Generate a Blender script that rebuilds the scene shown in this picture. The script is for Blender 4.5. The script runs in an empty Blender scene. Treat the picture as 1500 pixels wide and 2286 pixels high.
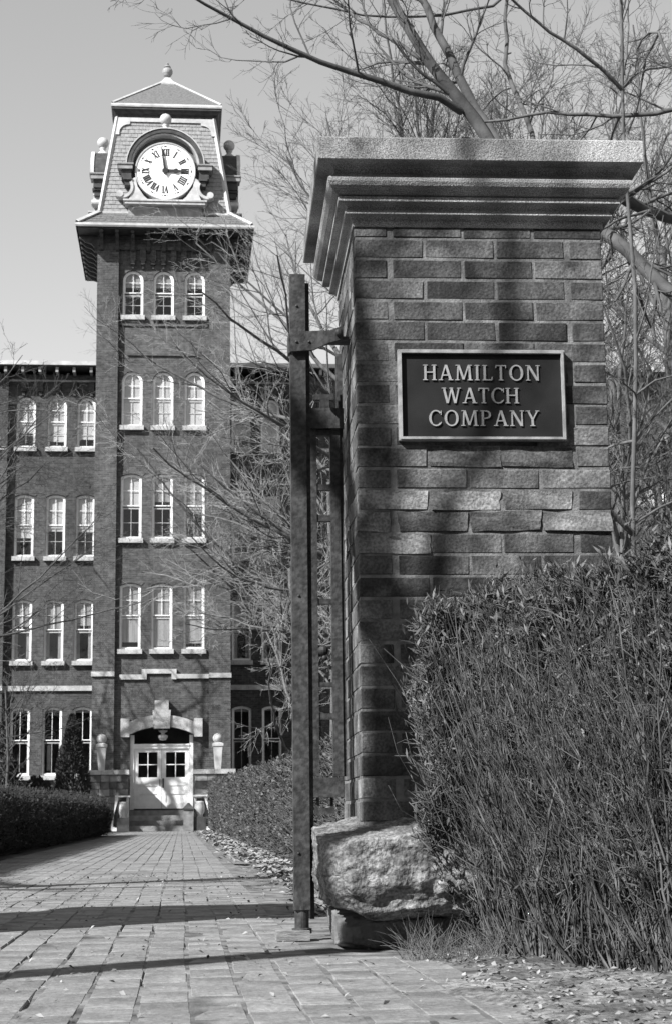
import bpy, bmesh, math, random
import numpy as np
from mathutils import Vector, Matrix, noise
random.seed(7)
rng = np.random.default_rng(11)
C = bpy.context.scene.collection
SC = bpy.context.scene

# ------------------------------------------------------------------ camera
EYE = 0.36
RM = Matrix(((0.9960637, -0.08787565, -0.01161784),
             (-0.00395418, -0.17498716, 0.98456277),
             (0.08855207, 0.9806413, 0.17464584)))     # world -> (right, up, forward)
FPX = 3850.0
def at(px, py, y):
    """world point seen at photo pixel (px, py) at distance y down the path"""
    d = RM.transposed() @ Vector((px-750.0, 1143.0-py, FPX))
    t = y/d.y
    return Vector((d.x*t, y, EYE+d.z*t))
cam = bpy.data.cameras.new('camera'); co = bpy.data.objects.new('camera', cam); C.objects.link(co)
r, u, f = RM[0], RM[1], RM[2]
co.matrix_world = Matrix(((r[0], u[0], -f[0], 0), (r[1], u[1], -f[1], 0), (r[2], u[2], -f[2], EYE), (0, 0, 0, 1)))
cam.sensor_fit = 'VERTICAL'; cam.sensor_height = 36.0; cam.sensor_width = 36.0
cam.lens = FPX/2286*36.0
cam.clip_start = 0.05; cam.clip_end = 3000
SC.camera = co
cam.dof.use_dof = True; cam.dof.focus_distance = 6.2; cam.dof.aperture_fstop = 22

# ------------------------------------------------------------------ light
SUN_EL = math.radians(39); SUN_AZ = math.radians(234)      # clockwise from the path's direction: behind, to the left
w = bpy.data.worlds.new('World'); SC.world = w; w.use_nodes = True
nt = w.node_tree; nt.nodes.clear()
sky = nt.nodes.new('ShaderNodeTexSky'); sky.sky_type = 'NISHITA'; sky.sun_disc = False
sky.sun_elevation = SUN_EL; sky.sun_rotation = SUN_AZ
sky.air_density = 1.0; sky.dust_density = 0.05; sky.ozone_density = 2.0
bw = nt.nodes.new('ShaderNodeSeparateColor');      # the film is blue-sensitive
bg = nt.nodes.new('ShaderNodeBackground'); wo = nt.nodes.new('ShaderNodeOutputWorld')
nt.links.new(sky.outputs[0], bw.inputs[0]); mg = nt.nodes.new('ShaderNodeMath'); mg.operation = 'MULTIPLY'; mg.inputs[1].default_value = .35; ma = nt.nodes.new('ShaderNodeMath'); ma.operation = 'MULTIPLY_ADD'; ma.inputs[1].default_value = .65
nt.links.new(bw.outputs[1], mg.inputs[0]); nt.links.new(bw.outputs[2], ma.inputs[0]); nt.links.new(mg.outputs[0], ma.inputs[2]); nt.links.new(ma.outputs[0], bg.inputs[0]); nt.links.new(bg.outputs[0], wo.inputs[0])
bg.inputs[1].default_value = 0.08
sl = bpy.data.lights.new('sun', 'SUN'); so = bpy.data.objects.new('sun', sl); C.objects.link(so)
sl.energy = 5.0; sl.angle = math.radians(0.5); sl.color = (1, 1, 1)
sd = Vector((math.sin(SUN_AZ)*math.cos(SUN_EL), math.cos(SUN_AZ)*math.cos(SUN_EL), math.sin(SUN_EL)))
so.rotation_euler = sd.to_track_quat('Z', 'Y').to_euler(); so.location = sd*50
SC.view_settings.view_transform = 'Standard'; SC.view_settings.look = 'None'
SC.view_settings.gamma = 1.0; SC.view_settings.use_curve_mapping = False
SC.view_settings.exposure = 1.12
SC.cycles.max_bounces = 6

# ------------------------------------------------------------------ materials (the photograph is black and white)
def mat(name, lo, hi=None, scale=4.0, rough=0.85, bump=0.0, bscale=60.0, spots=None, spec=0.3, big=None, metal=0.0, objcol=False, detail=6, stretch=(1, 1, 1), lowrough=None):
    m = bpy.data.materials.new(name); m.use_nodes = True
    n = m.node_tree; N = n.nodes; L = n.links; b = N['Principled BSDF']
    b.inputs['Roughness'].default_value = rough; b.inputs['Metallic'].default_value = metal
    b.inputs['Specular IOR Level'].default_value = spec
    tc = N.new('ShaderNodeTexCoord'); mp = N.new('ShaderNodeMapping'); mp.inputs['Scale'].default_value = stretch
    L.new(tc.outputs['Object'], mp.inputs[0])
    src = mp.outputs[0]
    if objcol:                                        # shift the grain from piece to piece
        oi = N.new('ShaderNodeObjectInfo'); sc_ = N.new('ShaderNodeVectorMath'); sc_.operation = 'ADD'
        mu = N.new('ShaderNodeMath'); mu.operation = 'MULTIPLY'; mu.inputs[1].default_value = 37.0
        L.new(oi.outputs['Random'], mu.inputs[0]); L.new(src, sc_.inputs[0]); L.new(mu.outputs[0], sc_.inputs[1]); src = sc_.outputs[0]
    nz = N.new('ShaderNodeTexNoise'); nz.inputs['Scale'].default_value = scale; nz.inputs['Detail'].default_value = detail
    L.new(src, nz.inputs['Vector'])
    cr = N.new('ShaderNodeValToRGB'); hi = lo if hi is None else hi
    cr.color_ramp.elements[0].position = 0.33; cr.color_ramp.elements[1].position = 0.67
    cr.color_ramp.elements[0].color = (lo, lo, lo, 1); cr.color_ramp.elements[1].color = (hi, hi, hi, 1)
    L.new(nz.outputs[0], cr.inputs[0]); col = cr.outputs[0]
    def mul(a, bsock=None, val=None):
        mx = N.new('ShaderNodeMix'); mx.data_type = 'RGBA'; mx.blend_type = 'MULTIPLY'; mx.inputs[0].default_value = 1
        L.new(a, mx.inputs[6]); L.new(bsock, mx.inputs[7]); return mx.outputs[2]
    if big:                                           # (scale, low, high) broad stains
        n2 = N.new('ShaderNodeTexNoise'); n2.inputs['Scale'].default_value = big[0]; n2.inputs['Detail'].default_value = 4
        L.new(tc.outputs['Object'], n2.inputs['Vector'])
        mr = N.new('ShaderNodeMapRange'); mr.inputs[1].default_value = .35; mr.inputs[2].default_value = .65
        mr.inputs[3].default_value = big[1]; mr.inputs[4].default_value = big[2]
        L.new(n2.outputs[0], mr.inputs[0]); col = mul(col, mr.outputs[0])
    if spots:                                         # (scale, low, high, threshold)
        v = N.new('ShaderNodeTexNoise'); v.inputs['Scale'].default_value = spots[0]; v.inputs['Detail'].default_value = 2
        L.new(src, v.inputs['Vector'])
        mr = N.new('ShaderNodeMapRange'); mr.inputs[1].default_value = .38; mr.inputs[2].default_value = .62
        mr.inputs[3].default_value = spots[1]; mr.inputs[4].default_value = spots[2]
        L.new(v.outputs[0], mr.inputs[0]); col = mul(col, mr.outputs[0])
    if objcol:
        col = mul(col, oi.outputs['Color'])
    L.new(col, b.inputs['Base Color'])
    if bump:
        nb = N.new('ShaderNodeTexNoise'); nb.inputs['Scale'].default_value = bscale; nb.inputs['Detail'].default_value = 8
        L.new(src, nb.inputs['Vector'])
        bp = N.new('ShaderNodeBump'); bp.inputs['Strength'].default_value = 1; bp.inputs['Distance'].default_value = bump
        L.new(nb.outputs[0], bp.inputs['Height']); L.new(bp.outputs[0], b.inputs['Normal'])
    return m

def brick_mat(name, c1, c2, mortar, bw_=0.213, bh=0.0655, big=(0.35, .75, 1.2)):
    m = bpy.data.materials.new(name); m.use_nodes = True
    n = m.node_tree; N = n.nodes; L = n.links; b = N['Principled BSDF']; b.inputs['Roughness'].default_value = .9
    b.inputs['Specular IOR Level'].default_value = .15
    tc = N.new('ShaderNodeTexCoord'); sx = N.new('ShaderNodeSeparateXYZ'); ad = N.new('ShaderNodeMath'); cx = N.new('ShaderNodeCombineXYZ')
    L.new(tc.outputs['Object'], sx.inputs[0]); L.new(sx.outputs[0], ad.inputs[0]); L.new(sx.outputs[1], ad.inputs[1])
    L.new(ad.outputs[0], cx.inputs[0]); L.new(sx.outputs[2], cx.inputs[1])
    bt = N.new('ShaderNodeTexBrick'); bt.inputs['Scale'].default_value = 1
    bt.inputs['Brick Width'].default_value = bw_; bt.inputs['Row Height'].default_value = bh
    bt.inputs['Mortar Size'].default_value = .006; bt.inputs['Mortar Smooth'].default_value = .3
    for i, c in ((1, c1), (2, c2), (3, mortar)): bt.inputs[i].default_value = (c, c, c, 1)
    L.new(cx.outputs[0], bt.inputs['Vector'])
    n2 = N.new('ShaderNodeTexNoise'); n2.inputs['Scale'].default_value = big[0]; n2.inputs['Detail'].default_value = 6; n2.inputs['Roughness'].default_value = .6
    mp = N.new('ShaderNodeMapping'); mp.inputs['Scale'].default_value = (1.6, 1.6, .7); L.new(tc.outputs['Object'], mp.inputs[0]); L.new(mp.outputs[0], n2.inputs['Vector'])
    mr = N.new('ShaderNodeMapRange'); mr.inputs[1].default_value = .35; mr.inputs[2].default_value = .65; mr.inputs[3].default_value = big[1]; mr.inputs[4].default_value = big[2]
    L.new(n2.outputs[0], mr.inputs[0])
    n3 = N.new('ShaderNodeTexNoise'); n3.inputs['Scale'].default_value = 7; n3.inputs['Detail'].default_value = 5; L.new(tc.outputs['Object'], n3.inputs['Vector'])
    m3 = N.new('ShaderNodeMapRange'); m3.inputs[1].default_value = .3; m3.inputs[2].default_value = .7; m3.inputs[3].default_value = .7; m3.inputs[4].default_value = 1.3
    L.new(n3.outputs[0], m3.inputs[0])
    mm = N.new('ShaderNodeMath'); mm.operation = 'MULTIPLY'; L.new(mr.outputs[0], mm.inputs[0]); L.new(m3.outputs[0], mm.inputs[1])
    mx = N.new('ShaderNodeMix'); mx.data_type = 'RGBA'; mx.blend_type = 'MULTIPLY'; mx.inputs[0].default_value = 1
    L.new(bt.outputs[0], mx.inputs[6]); L.new(mm.outputs[0], mx.inputs[7]); L.new(mx.outputs[2], b.inputs['Base Color'])
    bp = N.new('ShaderNodeBump'); bp.inputs['Distance'].default_value = .006; bp.invert = True
    L.new(bt.outputs[1], bp.inputs['Height']); L.new(bp.outputs[0], b.inputs['Normal'])
    return m

def glass_mat(name, tint=0.9):
    m = bpy.data.materials.new(name); m.use_nodes = True
    n = m.node_tree; N = n.nodes; L = n.links; N.remove(N['Principled BSDF'])
    g = N.new('ShaderNodeBsdfGlossy'); g.inputs['Roughness'].default_value = .03; g.inputs[0].default_value = (.9, .9, .9, 1)
    t = N.new('ShaderNodeBsdfTransparent'); t.inputs[0].default_value = (tint, tint, tint, 1)
    fr0 = N.new('ShaderNodeFresnel'); fr0.inputs[0].default_value = 1.5; ge = N.new('ShaderNodeNewGeometry'); iv = N.new('ShaderNodeMath'); iv.operation = 'SUBTRACT'; iv.inputs[0].default_value = 1; L.new(ge.outputs['Backfacing'], iv.inputs[1])
    fr = N.new('ShaderNodeMath'); fr.operation = 'MULTIPLY'; L.new(fr0.outputs[0], fr.inputs[0]); L.new(iv.outputs[0], fr.inputs[1])
    mx = N.new('ShaderNodeMixShader'); L.new(fr.outputs[0], mx.inputs[0]); L.new(t.outputs[0], mx.inputs[1]); L.new(g.outputs[0], mx.inputs[2])
    nz = N.new('ShaderNodeTexNoise'); nz.inputs['Scale'].default_value = 1.5; tc = N.new('ShaderNodeTexCoord'); L.new(tc.outputs['Object'], nz.inputs['Vector'])
    bp = N.new('ShaderNodeBump'); bp.inputs['Distance'].default_value = .01; L.new(nz.outputs[0], bp.inputs['Height']); L.new(bp.outputs[0], g.inputs['Normal'])
    L.new(mx.outputs[0], N['Material Output'].inputs[0])
    return m

M = dict(
    pillar_brick=mat('pillar_brick', .022, .10, 9, .92, .0035, 110, objcol=True, big=(4.0, .5, 1.5), spots=(130, .7, 1.25)),
    mortar=mat('mortar', .085, .21, 25, .95, .003, 150, big=(3, .6, 1.1)),
    granite=mat('granite', .14, .36, 5, .85, .003, 200, spots=(330, .5, 1.4), big=(2.6, .55, 1.2)),
    boulder=mat('boulder', .07, .22, 16, .92, .012, 60, spots=(110, .6, 1.35), big=(5, .6, 1.3)),
    plinth=mat('plinth', .06, .16, 10, .9, .01, 40),
    steel=mat('painted_steel', .022, .05, 22, .6, .0016, 90, spec=.35, spots=(60, .6, 1.35), big=(3, .75, 1.2)),
    bronze=mat('bronze_plate', .009, .018, 9, .55, .0006, 300, spec=.2),
    bronze_pale=mat('bronze_raised', .17, .32, 30, .5, .0008, 260, spec=.4),  # paler bronze for the rim and letters
    oldwood=mat('old_wood', .12, .25, 30, .9, .003, 80, stretch=(1, 1, 8)),
    wall=brick_mat('far_brick', .052, .09, .12),
    wing=brick_mat('wing_brick', .048, .08, .11, big=(.3, .65, 1.15)),
    stone=mat('cut_stone', .28, .46, 3, .85, .004, 40, spots=(25, .85, 1.1)),
    rubble=mat('rubble_stone', .09, .2, 4, .9, .01, 18, objcol=True),
    white=mat('white_paint', .72, .82, 6, .5, .0008, 60, big=(1.5, .9, 1.0)),
    trim=mat('pale_trim', .36, .5, 5, .6, .001, 60, big=(1.2, .8, 1.05)),
    dark=mat('dark_timber', .03, .06, 6, .7, .002, 40),
    slate=mat('slate', .17, .27, 10, .7, .002, 60, objcol=True),
    slate_dark=mat('roof_slate', .08, .14, 14, .8, .003, 50),
    zinc=mat('dull_metal', .17, .28, 4, .5, .001, 40),
    blind=mat('blind', .70, .80, 2, .9, 0, big=(1.2, .8, 1.05)),
    curtain=mat('curtain', .35, .5, 3, .9, .01, 12, stretch=(6, 6, .4)),
    inside=mat('room_interior', .05, .09, 2, .9),
    clock=mat('clock_enamel', .82, .86, 2, .5),
    black=mat('black_paint', .02, .03, 4, .5),
    bark=mat('bark', .055, .12, 12, .9, .008, 40, stretch=(1, 1, .4)),
    barkpale=mat('pale_twig', .16, .30, 6, .85, .001, 60),
    barkdark=mat('dark_bark', .04, .09, 6, .9, .003, 60),
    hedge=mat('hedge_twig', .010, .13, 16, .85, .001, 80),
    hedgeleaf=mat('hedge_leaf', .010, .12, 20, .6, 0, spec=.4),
    hedgeshade=mat('shaded_hedge_twig', .02, .05, 9, .85, .001, 80),  # shade on the left hedge put into a darker twig colour
    evergreen=mat('evergreen', .02, .045, 9, .8),
    paver=mat('paving_brick', .13, .22, 7, .9, .003, 120, objcol=True, big=(1.6, .75, 1.12), spots=(60, .8, 1.15)),
    sand=mat('joint_sand', .05, .22, 9, .95, .004, 90, big=(2.5, .7, 1.1)),
    dirt=mat('dirt', .07, .21, 7, .95, .012, 60, spots=(45, .6, 1.3), big=(1.5, .75, 1.15)),
    asphalt=mat('asphalt', .04, .06, 8, .9, .004, 120),
    lawn=mat('winter_lawn', .05, .11, 6, .95, .02, 30),
    leaf=mat('dead_leaf', .06, .30, 9, .8, 0, objcol=False),
    grass=mat('dry_grass', .07, .16, 8, .8),
)
GLASS = glass_mat('window_glass', .85)

# ------------------------------------------------------------------ mesh helpers
class MB:
    def __init__(s): s.v = []; s.f = []
    def add(s, vs, fs):
        o = len(s.v); s.v += [tuple(v) for v in vs]; s.f += [tuple(i+o for i in f_) for f_ in fs]; return s
    def box(s, x0, x1, y0, y1, z0, z1, top=None):
        tx = top or 0
        return s.add([(x0, y0, z0), (x1, y0, z0), (x1, y1, z0), (x0, y1, z0), (x0+tx, y0+tx, z1), (x1-tx, y0+tx, z1), (x1-tx, y1-tx, z1), (x0+tx, y1-tx, z1)],
                     [(3, 2, 1, 0), (4, 5, 6, 7), (0, 1, 5, 4), (1, 2, 6, 5), (2, 3, 7, 6), (3, 0, 4, 7)])
    def prism(s, pts, y0, y1):
        """(x, z) outline pushed from y0 to y1"""
        a = sum(pts[i][0]*pts[(i+1) % len(pts)][1]-pts[(i+1) % len(pts)][0]*pts[i][1] for i in range(len(pts)))
        if a < 0: pts = pts[::-1]
        n = len(pts)
        return s.add([(p[0], y0, p[1]) for p in pts]+[(p[0], y1, p[1]) for p in pts],
                     [tuple(range(n)), tuple(range(2*n-1, n-1, -1))]+[((i+1) % n, i, n+i, n+(i+1) % n) for i in range(n)])
    def ring(s, A, B, y0, y1, closed=True):
        """wall between two (x, z) outlines of the same length"""
        n = len(A); k = n if closed else n-1
        vs = [(p[0], y0, p[1]) for p in A]+[(p[0], y0, p[1]) for p in B]+[(p[0], y1, p[1]) for p in A]+[(p[0], y1, p[1]) for p in B]
        fs = []
        for i in range(k):
            j = (i+1) % n
            fs += [(i, j, n+j, n+i), (2*n+j, 2*n+i, 3*n+i, 3*n+j), (j, i, 2*n+i, 2*n+j), (n+i, n+j, 3*n+j, 3*n+i)]
        if not closed: fs += [(0, n, 3*n, 2*n), (n-1, 2*n-1+2*n, 2*n-1, 2*n-1+0)][:1]
        return s.add(vs, fs)
    def lathe(s, prof, cx, cy, n=20, z0=0):
        vs = []; k = len(prof)
        for i in range(n):
            a = 2*math.pi*i/n
            for (r_, z) in prof: vs.append((cx+r_*math.cos(a), cy+r_*math.sin(a), z0+z))
        fs = [(i*k+j, ((i+1) % n)*k+j, ((i+1) % n)*k+j+1, i*k+j+1) for i in range(n) for j in range(k-1)]
        return s.add(vs, fs)
    def ball(s, cx, cy, cz, r_, n=16):
        return s.lathe([(r_*math.sin(math.pi*j/10)+1e-4, -r_*math.cos(math.pi*j/10)) for j in range(11)], cx, cy, n, cz)
    def squares(s, prof, cx, cy, hx, hy):
        """profile of (offset, z) swept round a rectangle of half sizes hx, hy"""
        vs = []
        for (o, z) in prof:
            vs += [(cx-hx-o, cy-hy-o, z), (cx+hx+o, cy-hy-o, z), (cx+hx+o, cy+hy+o, z), (cx-hx-o, cy+hy+o, z)]
        fs = [(4*i+j, 4*i+(j+1) % 4, 4*i+4+(j+1) % 4, 4*i+4+j) for i in range(len(prof)-1) for j in range(4)]
        k = len(prof)
        return s.add(vs, fs+[(3, 2, 1, 0), (4*k-4, 4*k-3, 4*k-2, 4*k-1)])
    def mesh(s, name, m, smooth=False):
        me = bpy.data.meshes.new(name); me.from_pydata(s.v, [], s.f); me.materials.append(m)
        bm = bmesh.new(); bm.from_mesh(me); bmesh.ops.recalc_face_normals(bm, faces=bm.faces); bm.to_mesh(me); bm.free()
        if smooth: me.shade_smooth()
        me.update(); return me

def tag(o, label=None, cat=None, group=None, kind=None):
    if label: o['label'] = label
    if cat: o['category'] = cat
    if group: o['group'] = group
    if kind: o['kind'] = kind
    return o
def link(name, me, parent=None, world=False, loc=None, rot=None):
    o = bpy.data.objects.new(name, me); C.objects.link(o)
    if parent:
        o.parent = parent
        if world: o.matrix_parent_inverse = Matrix.Translation(-parent.location)
    if loc is not None: o.location = loc
    if rot is not None: o.rotation_euler = rot
    return o
def build(mb, name, m, parent=None, world=False, smooth=False, **k):
    return link(name, mb.mesh(name, m, smooth), parent, world, **k)
def empty(name, loc, rz=0, **k):
    o = bpy.data.objects.new(name, None); C.objects.link(o); o.location = loc; o.rotation_euler = (0, 0, rz); o.empty_display_size = .2
    return tag(o, **k)
def copy_tree(o, parent=None):
    c = o.copy(); C.objects.link(c)
    if parent: c.parent = parent
    for ch in list(o.children): copy_tree(ch, c)
    return c

def np_mesh(name, V, F, m, smooth=False):
    """V (n,3), F (k, 3|4) numpy arrays"""
    me = bpy.data.meshes.new(name); n, k = len(V), F.shape[1]
    me.vertices.add(n); me.vertices.foreach_set('co', V.astype(np.float32).ravel())
    me.loops.add(F.size); me.loops.foreach_set('vertex_index', F.astype(np.int32).ravel())
    me.polygons.add(len(F)); me.polygons.foreach_set('loop_start', np.arange(0, F.size, k, dtype=np.int32))
    if smooth: me.polygons.foreach_set('use_smooth', np.ones(len(F), bool))
    me.materials.append(m); me.update(calc_edges=True); return me
def tubes(P, R, s=4):
    """polylines P (N,K,3), radii R (N,K) -> V, F"""
    N, K, _ = P.shape
    T = np.empty_like(P); T[:, 1:-1] = P[:, 2:]-P[:, :-2]; T[:, 0] = P[:, 1]-P[:, 0]; T[:, -1] = P[:, -1]-P[:, -2]
    T /= np.linalg.norm(T, axis=2, keepdims=True)+1e-9
    A = np.where(np.abs(T[:, :, 2:3]) > .9, np.array([1., 0, 0]), np.array([0, 0, 1.]))
    A = np.broadcast_to(A[:, K//2:K//2+1], T.shape)
    U = np.cross(T, A); U /= np.linalg.norm(U, axis=2, keepdims=True)+1e-9
    W = np.cross(T, U)
    a = np.arange(s)*2*math.pi/s
    V = P[:, :, None]+R[:, :, None, None]*(U[:, :, None]*np.cos(a)[None, None, :, None]+W[:, :, None]*np.sin(a)[None, None, :, None])
    idx = np.arange(N*K*s).reshape(N, K, s)
    a0 = idx[:, :-1]; a1 = np.roll(idx, -1, 2)[:, :-1]; b0 = idx[:, 1:]; b1 = np.roll(idx, -1, 2)[:, 1:]
    return V.reshape(-1, 3), np.stack([a0, a1, b1, b0], -1).reshape(-1, 4)
def join(parts):
    V = []; F = []; o = 0
    for v, f_ in parts: V.append(v); F.append(f_+o); o += len(v)
    return np.concatenate(V), np.concatenate(F)
def norm(a): return a/(np.linalg.norm(a, axis=-1, keepdims=True)+1e-9)
def resample(pts, K):
    pts = np.array(pts, float); d = np.r_[0, np.cumsum(np.linalg.norm(np.diff(pts, axis=0), axis=1))]
    t = np.linspace(0, d[-1], K); return np.stack([np.interp(t, d, pts[:, i]) for i in range(3)], 1)
def sprout(P, R, m, K, ln, ang, wig, up, tmin=.2, tmax=1., taper=.35, rr=.6, rmin=.002, bias=None):
    """m children on each polyline; ln = (lo, hi) times parent length"""
    N, Kp, _ = P.shape
    L = np.linalg.norm(np.diff(P, axis=1), axis=2).sum(1)
    t = rng.uniform(tmin, tmax, (N, m)); fi = t*(Kp-1); i0 = np.minimum(fi.astype(int), Kp-2); fr = (fi-i0)[..., None]
    n = np.arange(N)[:, None]
    p0 = P[n, i0]*(1-fr)+P[n, i0+1]*fr; T = norm(P[n, i0+1]-P[n, i0])
    r0 = R[n, i0]*(1-fr[..., 0])+R[n, i0+1]*fr[..., 0]
    rv = rng.normal(size=T.shape); perp = norm(rv-(rv*T).sum(-1, keepdims=True)*T)
    an = rng.uniform(*ang, (N, m))[..., None]
    D = T*np.cos(an)+perp*np.sin(an)
    if bias is not None: D = norm(D+np.array(bias))
    ll = L[:, None]*rng.uniform(*ln, (N, m))*(1-.45*t)
    p0 = p0.reshape(-1, 3); D = D.reshape(-1, 3); ll = ll.reshape(-1); r0 = r0.reshape(-1)
    out = [p0]; st = ll/(K-1); cur = p0; upv = np.array(up, float)
    for k in range(K-1):
        D = norm(D+rng.normal(size=D.shape)*wig+upv)
        cur = cur+D*st[:, None]; out.append(cur)
    Pn = np.stack(out, 1); rs = np.maximum(r0*rr, rmin)
    Rn = rs[:, None]*np.linspace(1, taper, K)[None]; Rn = np.maximum(Rn, rmin*.7)
    return Pn, Rn

# ------------------------------------------------------------------ ground
def sheet(name, x0, x1, y0, y1, z, m, nx=1, ny=1, amp=0, fr=1.0, fn=None):
    xs = np.linspace(x0, x1, nx+1); ys = np.linspace(y0, y1, ny+1)
    X, Y = np.meshgrid(xs, ys); Z = np.full(X.shape, z, float)
    if fn is not None:
        for j in range(ny+1):
            for i in range(nx+1): Z[j, i] = z+fn(xs[i], ys[j])
    V = np.stack([X, Y, Z], -1).reshape(-1, 3); idx = np.arange(len(V)).reshape(ny+1, nx+1)
    F = np.stack([idx[:-1, :-1], idx[:-1, 1:], idx[1:, 1:], idx[1:, :-1]], -1).reshape(-1, 4)
    return link(name, np_mesh(name, V, F, m, fn is not None))
o = sheet('ground', -600, 600, -300, 900, -.05, M['lawn'], 8, 8); tag(o, kind='structure')
o = sheet('unseen_road', -80, 80, -13, 1.3, -.03, M['asphalt'], 4, 4); tag(o, kind='structure')  # unseen asphalt added behind the camera to cut bounce light on the pillar
PX0, PX1 = -1.70, .44
def bed(x, y):
    n = noise.noise(Vector((x*5, y*2.2, 1.7)))+.5*noise.noise(Vector((x*13, y*6, 5)))
    return -.0003-.020*max(0, n-.17)
o = sheet('path', PX0-.9, PX1+.5, 1.35, 16, -.001, M['sand'], 90, 250, fn=bed); tag(o, kind='structure')
path = o
o = sheet('path_bed', PX0, PX1, 16, 57.1, -.012, M['sand'], 2, 10); tag(o, kind='structure')
def verge_h(x, y):
    e = min(1, max(0, (x-PX1-.02*math.sin(y*3)-.05*noise.noise(Vector((y*1.3, 3, 0))))/.25))
    return -.022+e*(.03+.018*noise.noise(Vector((x*3, y*3, 0)))+.010*noise.noise(Vector((x*11, y*11, 2))))
def front_edge(y):      # the dirt creeps over the paving in front of the pillar
    return 0
def verge2(x, y):
    edge = .50+.16*noise.noise(Vector((y*1.7, 9, 0)))+(4.9-y)*(-.12)
    e = min(1, max(0, (x-edge)/.3))
    return -.03+e*(.038+.02*noise.noise(Vector((x*3, y*3, 0)))+.012*noise.noise(Vector((x*10, y*10, 2))))
def verge(x, y):
    a = 1/(1+math.exp((y-5.0)*8))
    return verge2(x, y)*a+verge_h(x, y)*(1-a)
o = sheet('verge', .30, 5.5, 1.35, 14, 0, M['dirt'], 150, 330, fn=verge); tag(o, kind='structure')
o = sheet('hedge_bed', .42, 4.0, 14, 56.9, .004, M['dirt'], 12, 60, fn=lambda x, y: .012*noise.noise(Vector((x*3, y, 0)))); tag(o, kind='structure')
o = sheet('lawn', -60, PX0-.02, 10, 58, -.004, M['lawn'], 60, 60, fn=lambda x, y: .03*noise.noise(Vector((x*.5, y*.5, 0)))); tag(o, kind='structure')

# pavers: 0.108 x 0.216 m, long side down the path, courses broken
PW, PL = .1075, .215
def paver_mb(seed):
    rd = random.Random(seed); hx, hy = PW/2-.0028-rd.random()*.001, PL/2-.0010-rd.random()*.0006; b = .003
    mb = MB(); j = lambda: rd.uniform(-.0012, .0012)
    lo = [(-hx, -hy, -.03), (hx, -hy, -.03), (hx, hy, -.03), (-hx, hy, -.03)]
    mi = [(-hx, -hy, -b), (hx, -hy, -b), (hx, hy, -b), (-hx, hy, -b)]
    hi = [(-hx+b+j(), -hy+b+j(), j()*.5), (hx-b+j(), -hy+b+j(), j()*.5), (hx-b+j(), hy-b+j(), j()*.5), (-hx+b+j(), hy-b+j(), j()*.5)]
    return mb.add(lo+mi+hi, [(8, 9, 10, 11)]+[(4*k+i, 4*k+(i+1) % 4, 4*k+4+(i+1) % 4, 4*k+4+i) for k in (0, 1) for i in range(4)])
pm = [paver_mb(i).mesh('paver', M['paver']) for i in range(6)]
ncol = int((PX1-PX0)/PW); far = MB(); cnt = 0; spots = []
for i in range(-9, ncol+3):
    x = PX0+PW*(i+.5)
    for j in range(0, 270):
        y = 1.45+PL*(j+(.5 if i % 2 else 0))
        if y > 57: continue
        if i < 0 and y > 6.5: continue
        if i >= ncol and y > 4.6: continue
        spots.append((x, y, i, j))
def seen(x, y):
    q = RM @ Vector((x, y, -EYE)); return q.z > 0 and abs(q.x/q.z*FPX) < 760 and q.y/q.z*FPX > -1155 and y < 9
vis = sorted([s_ for s_ in spots if seen(s_[0], s_[1])], key=lambda s_: s_[1])[:298]
vs_ = set((s_[2], s_[3]) for s_ in vis)
for (x, y, i, j) in spots:
    wob = .004*math.sin(y*1.7+i)+random.uniform(-.0015, .0015); zz = random.uniform(-.0014, .0004); rz = random.uniform(-.008, .008)
    g = random.uniform(.9, 1.06)
    if (i, j) in vs_:
        p = link('paver', pm[(i*7+j*3) % 6], path, loc=(x+wob, y, zz), rot=(random.uniform(-.004, .004), random.uniform(-.006, .006), rz)); p.color = (g, g, g, 1)
    else:
        hx, hy = PW/2-.0035, PL/2-.0035
        far.add([(x+wob+a*(hx-c_), y+b_*(hy-c_), zz-d) for (c_, d) in ((0, .02), (0, .003), (.003, 0)) for (a, b_) in ((-1, -1), (1, -1), (1, 1), (-1, 1))],
                [(8, 9, 10, 11)]+[(4*k+q, 4*k+(q+1) % 4, 4*k+4+(q+1) % 4, 4*k+4+q) for k in (0, 1) for q in range(4)])
tag(build(far, 'far_pavers', M['paver'], path), kind='stuff')

# ------------------------------------------------------------------ brick gate pillars
U, CH, BZ, NC = .22, .066, .344, 28
def brick_mesh(L, D, H, seed, rough=0):
    rd = random.Random(seed); bm = bmesh.new(); bmesh.ops.create_cube(bm, size=1)
    for v in bm.verts:
        v.co = Vector((v.co.x*L, v.co.y*D, v.co.z*H))+Vector([rd.uniform(-1, 1)*(.0014+.003*rough) for _ in range(3)])
    if rough:
        bmesh.ops.subdivide_edges(bm, edges=[e for e in bm.edges if abs(e.verts[0].co.x-e.verts[1].co.x) > L*.5 or abs(e.verts[0].co.z-e.verts[1].co.z) > H*.5], cuts=3, use_grid_fill=True)
        for v in bm.verts:
            n_ = noise.noise_vector(v.co*38+Vector((seed*3.1, 0, 0))); v.co += n_*.006*rough
    else:
        bmesh.ops.bevel(bm, geom=list(bm.edges), offset=.0025, segments=1, affect='EDGES')
    me = bpy.data.meshes.new('brick'); bm.to_mesh(me); bm.free(); me.materials.append(M['pillar_brick']); return me
SB = [brick_mesh(.2115, .10, .0580, s_) for s_ in range(7)]
SBR = [brick_mesh(.2115, .10, .058, s_+50, 1) for s_ in range(6)]
PILLAR_LOC = Vector((.526, 5.08, 0)); PR = math.radians(-1.4)
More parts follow.
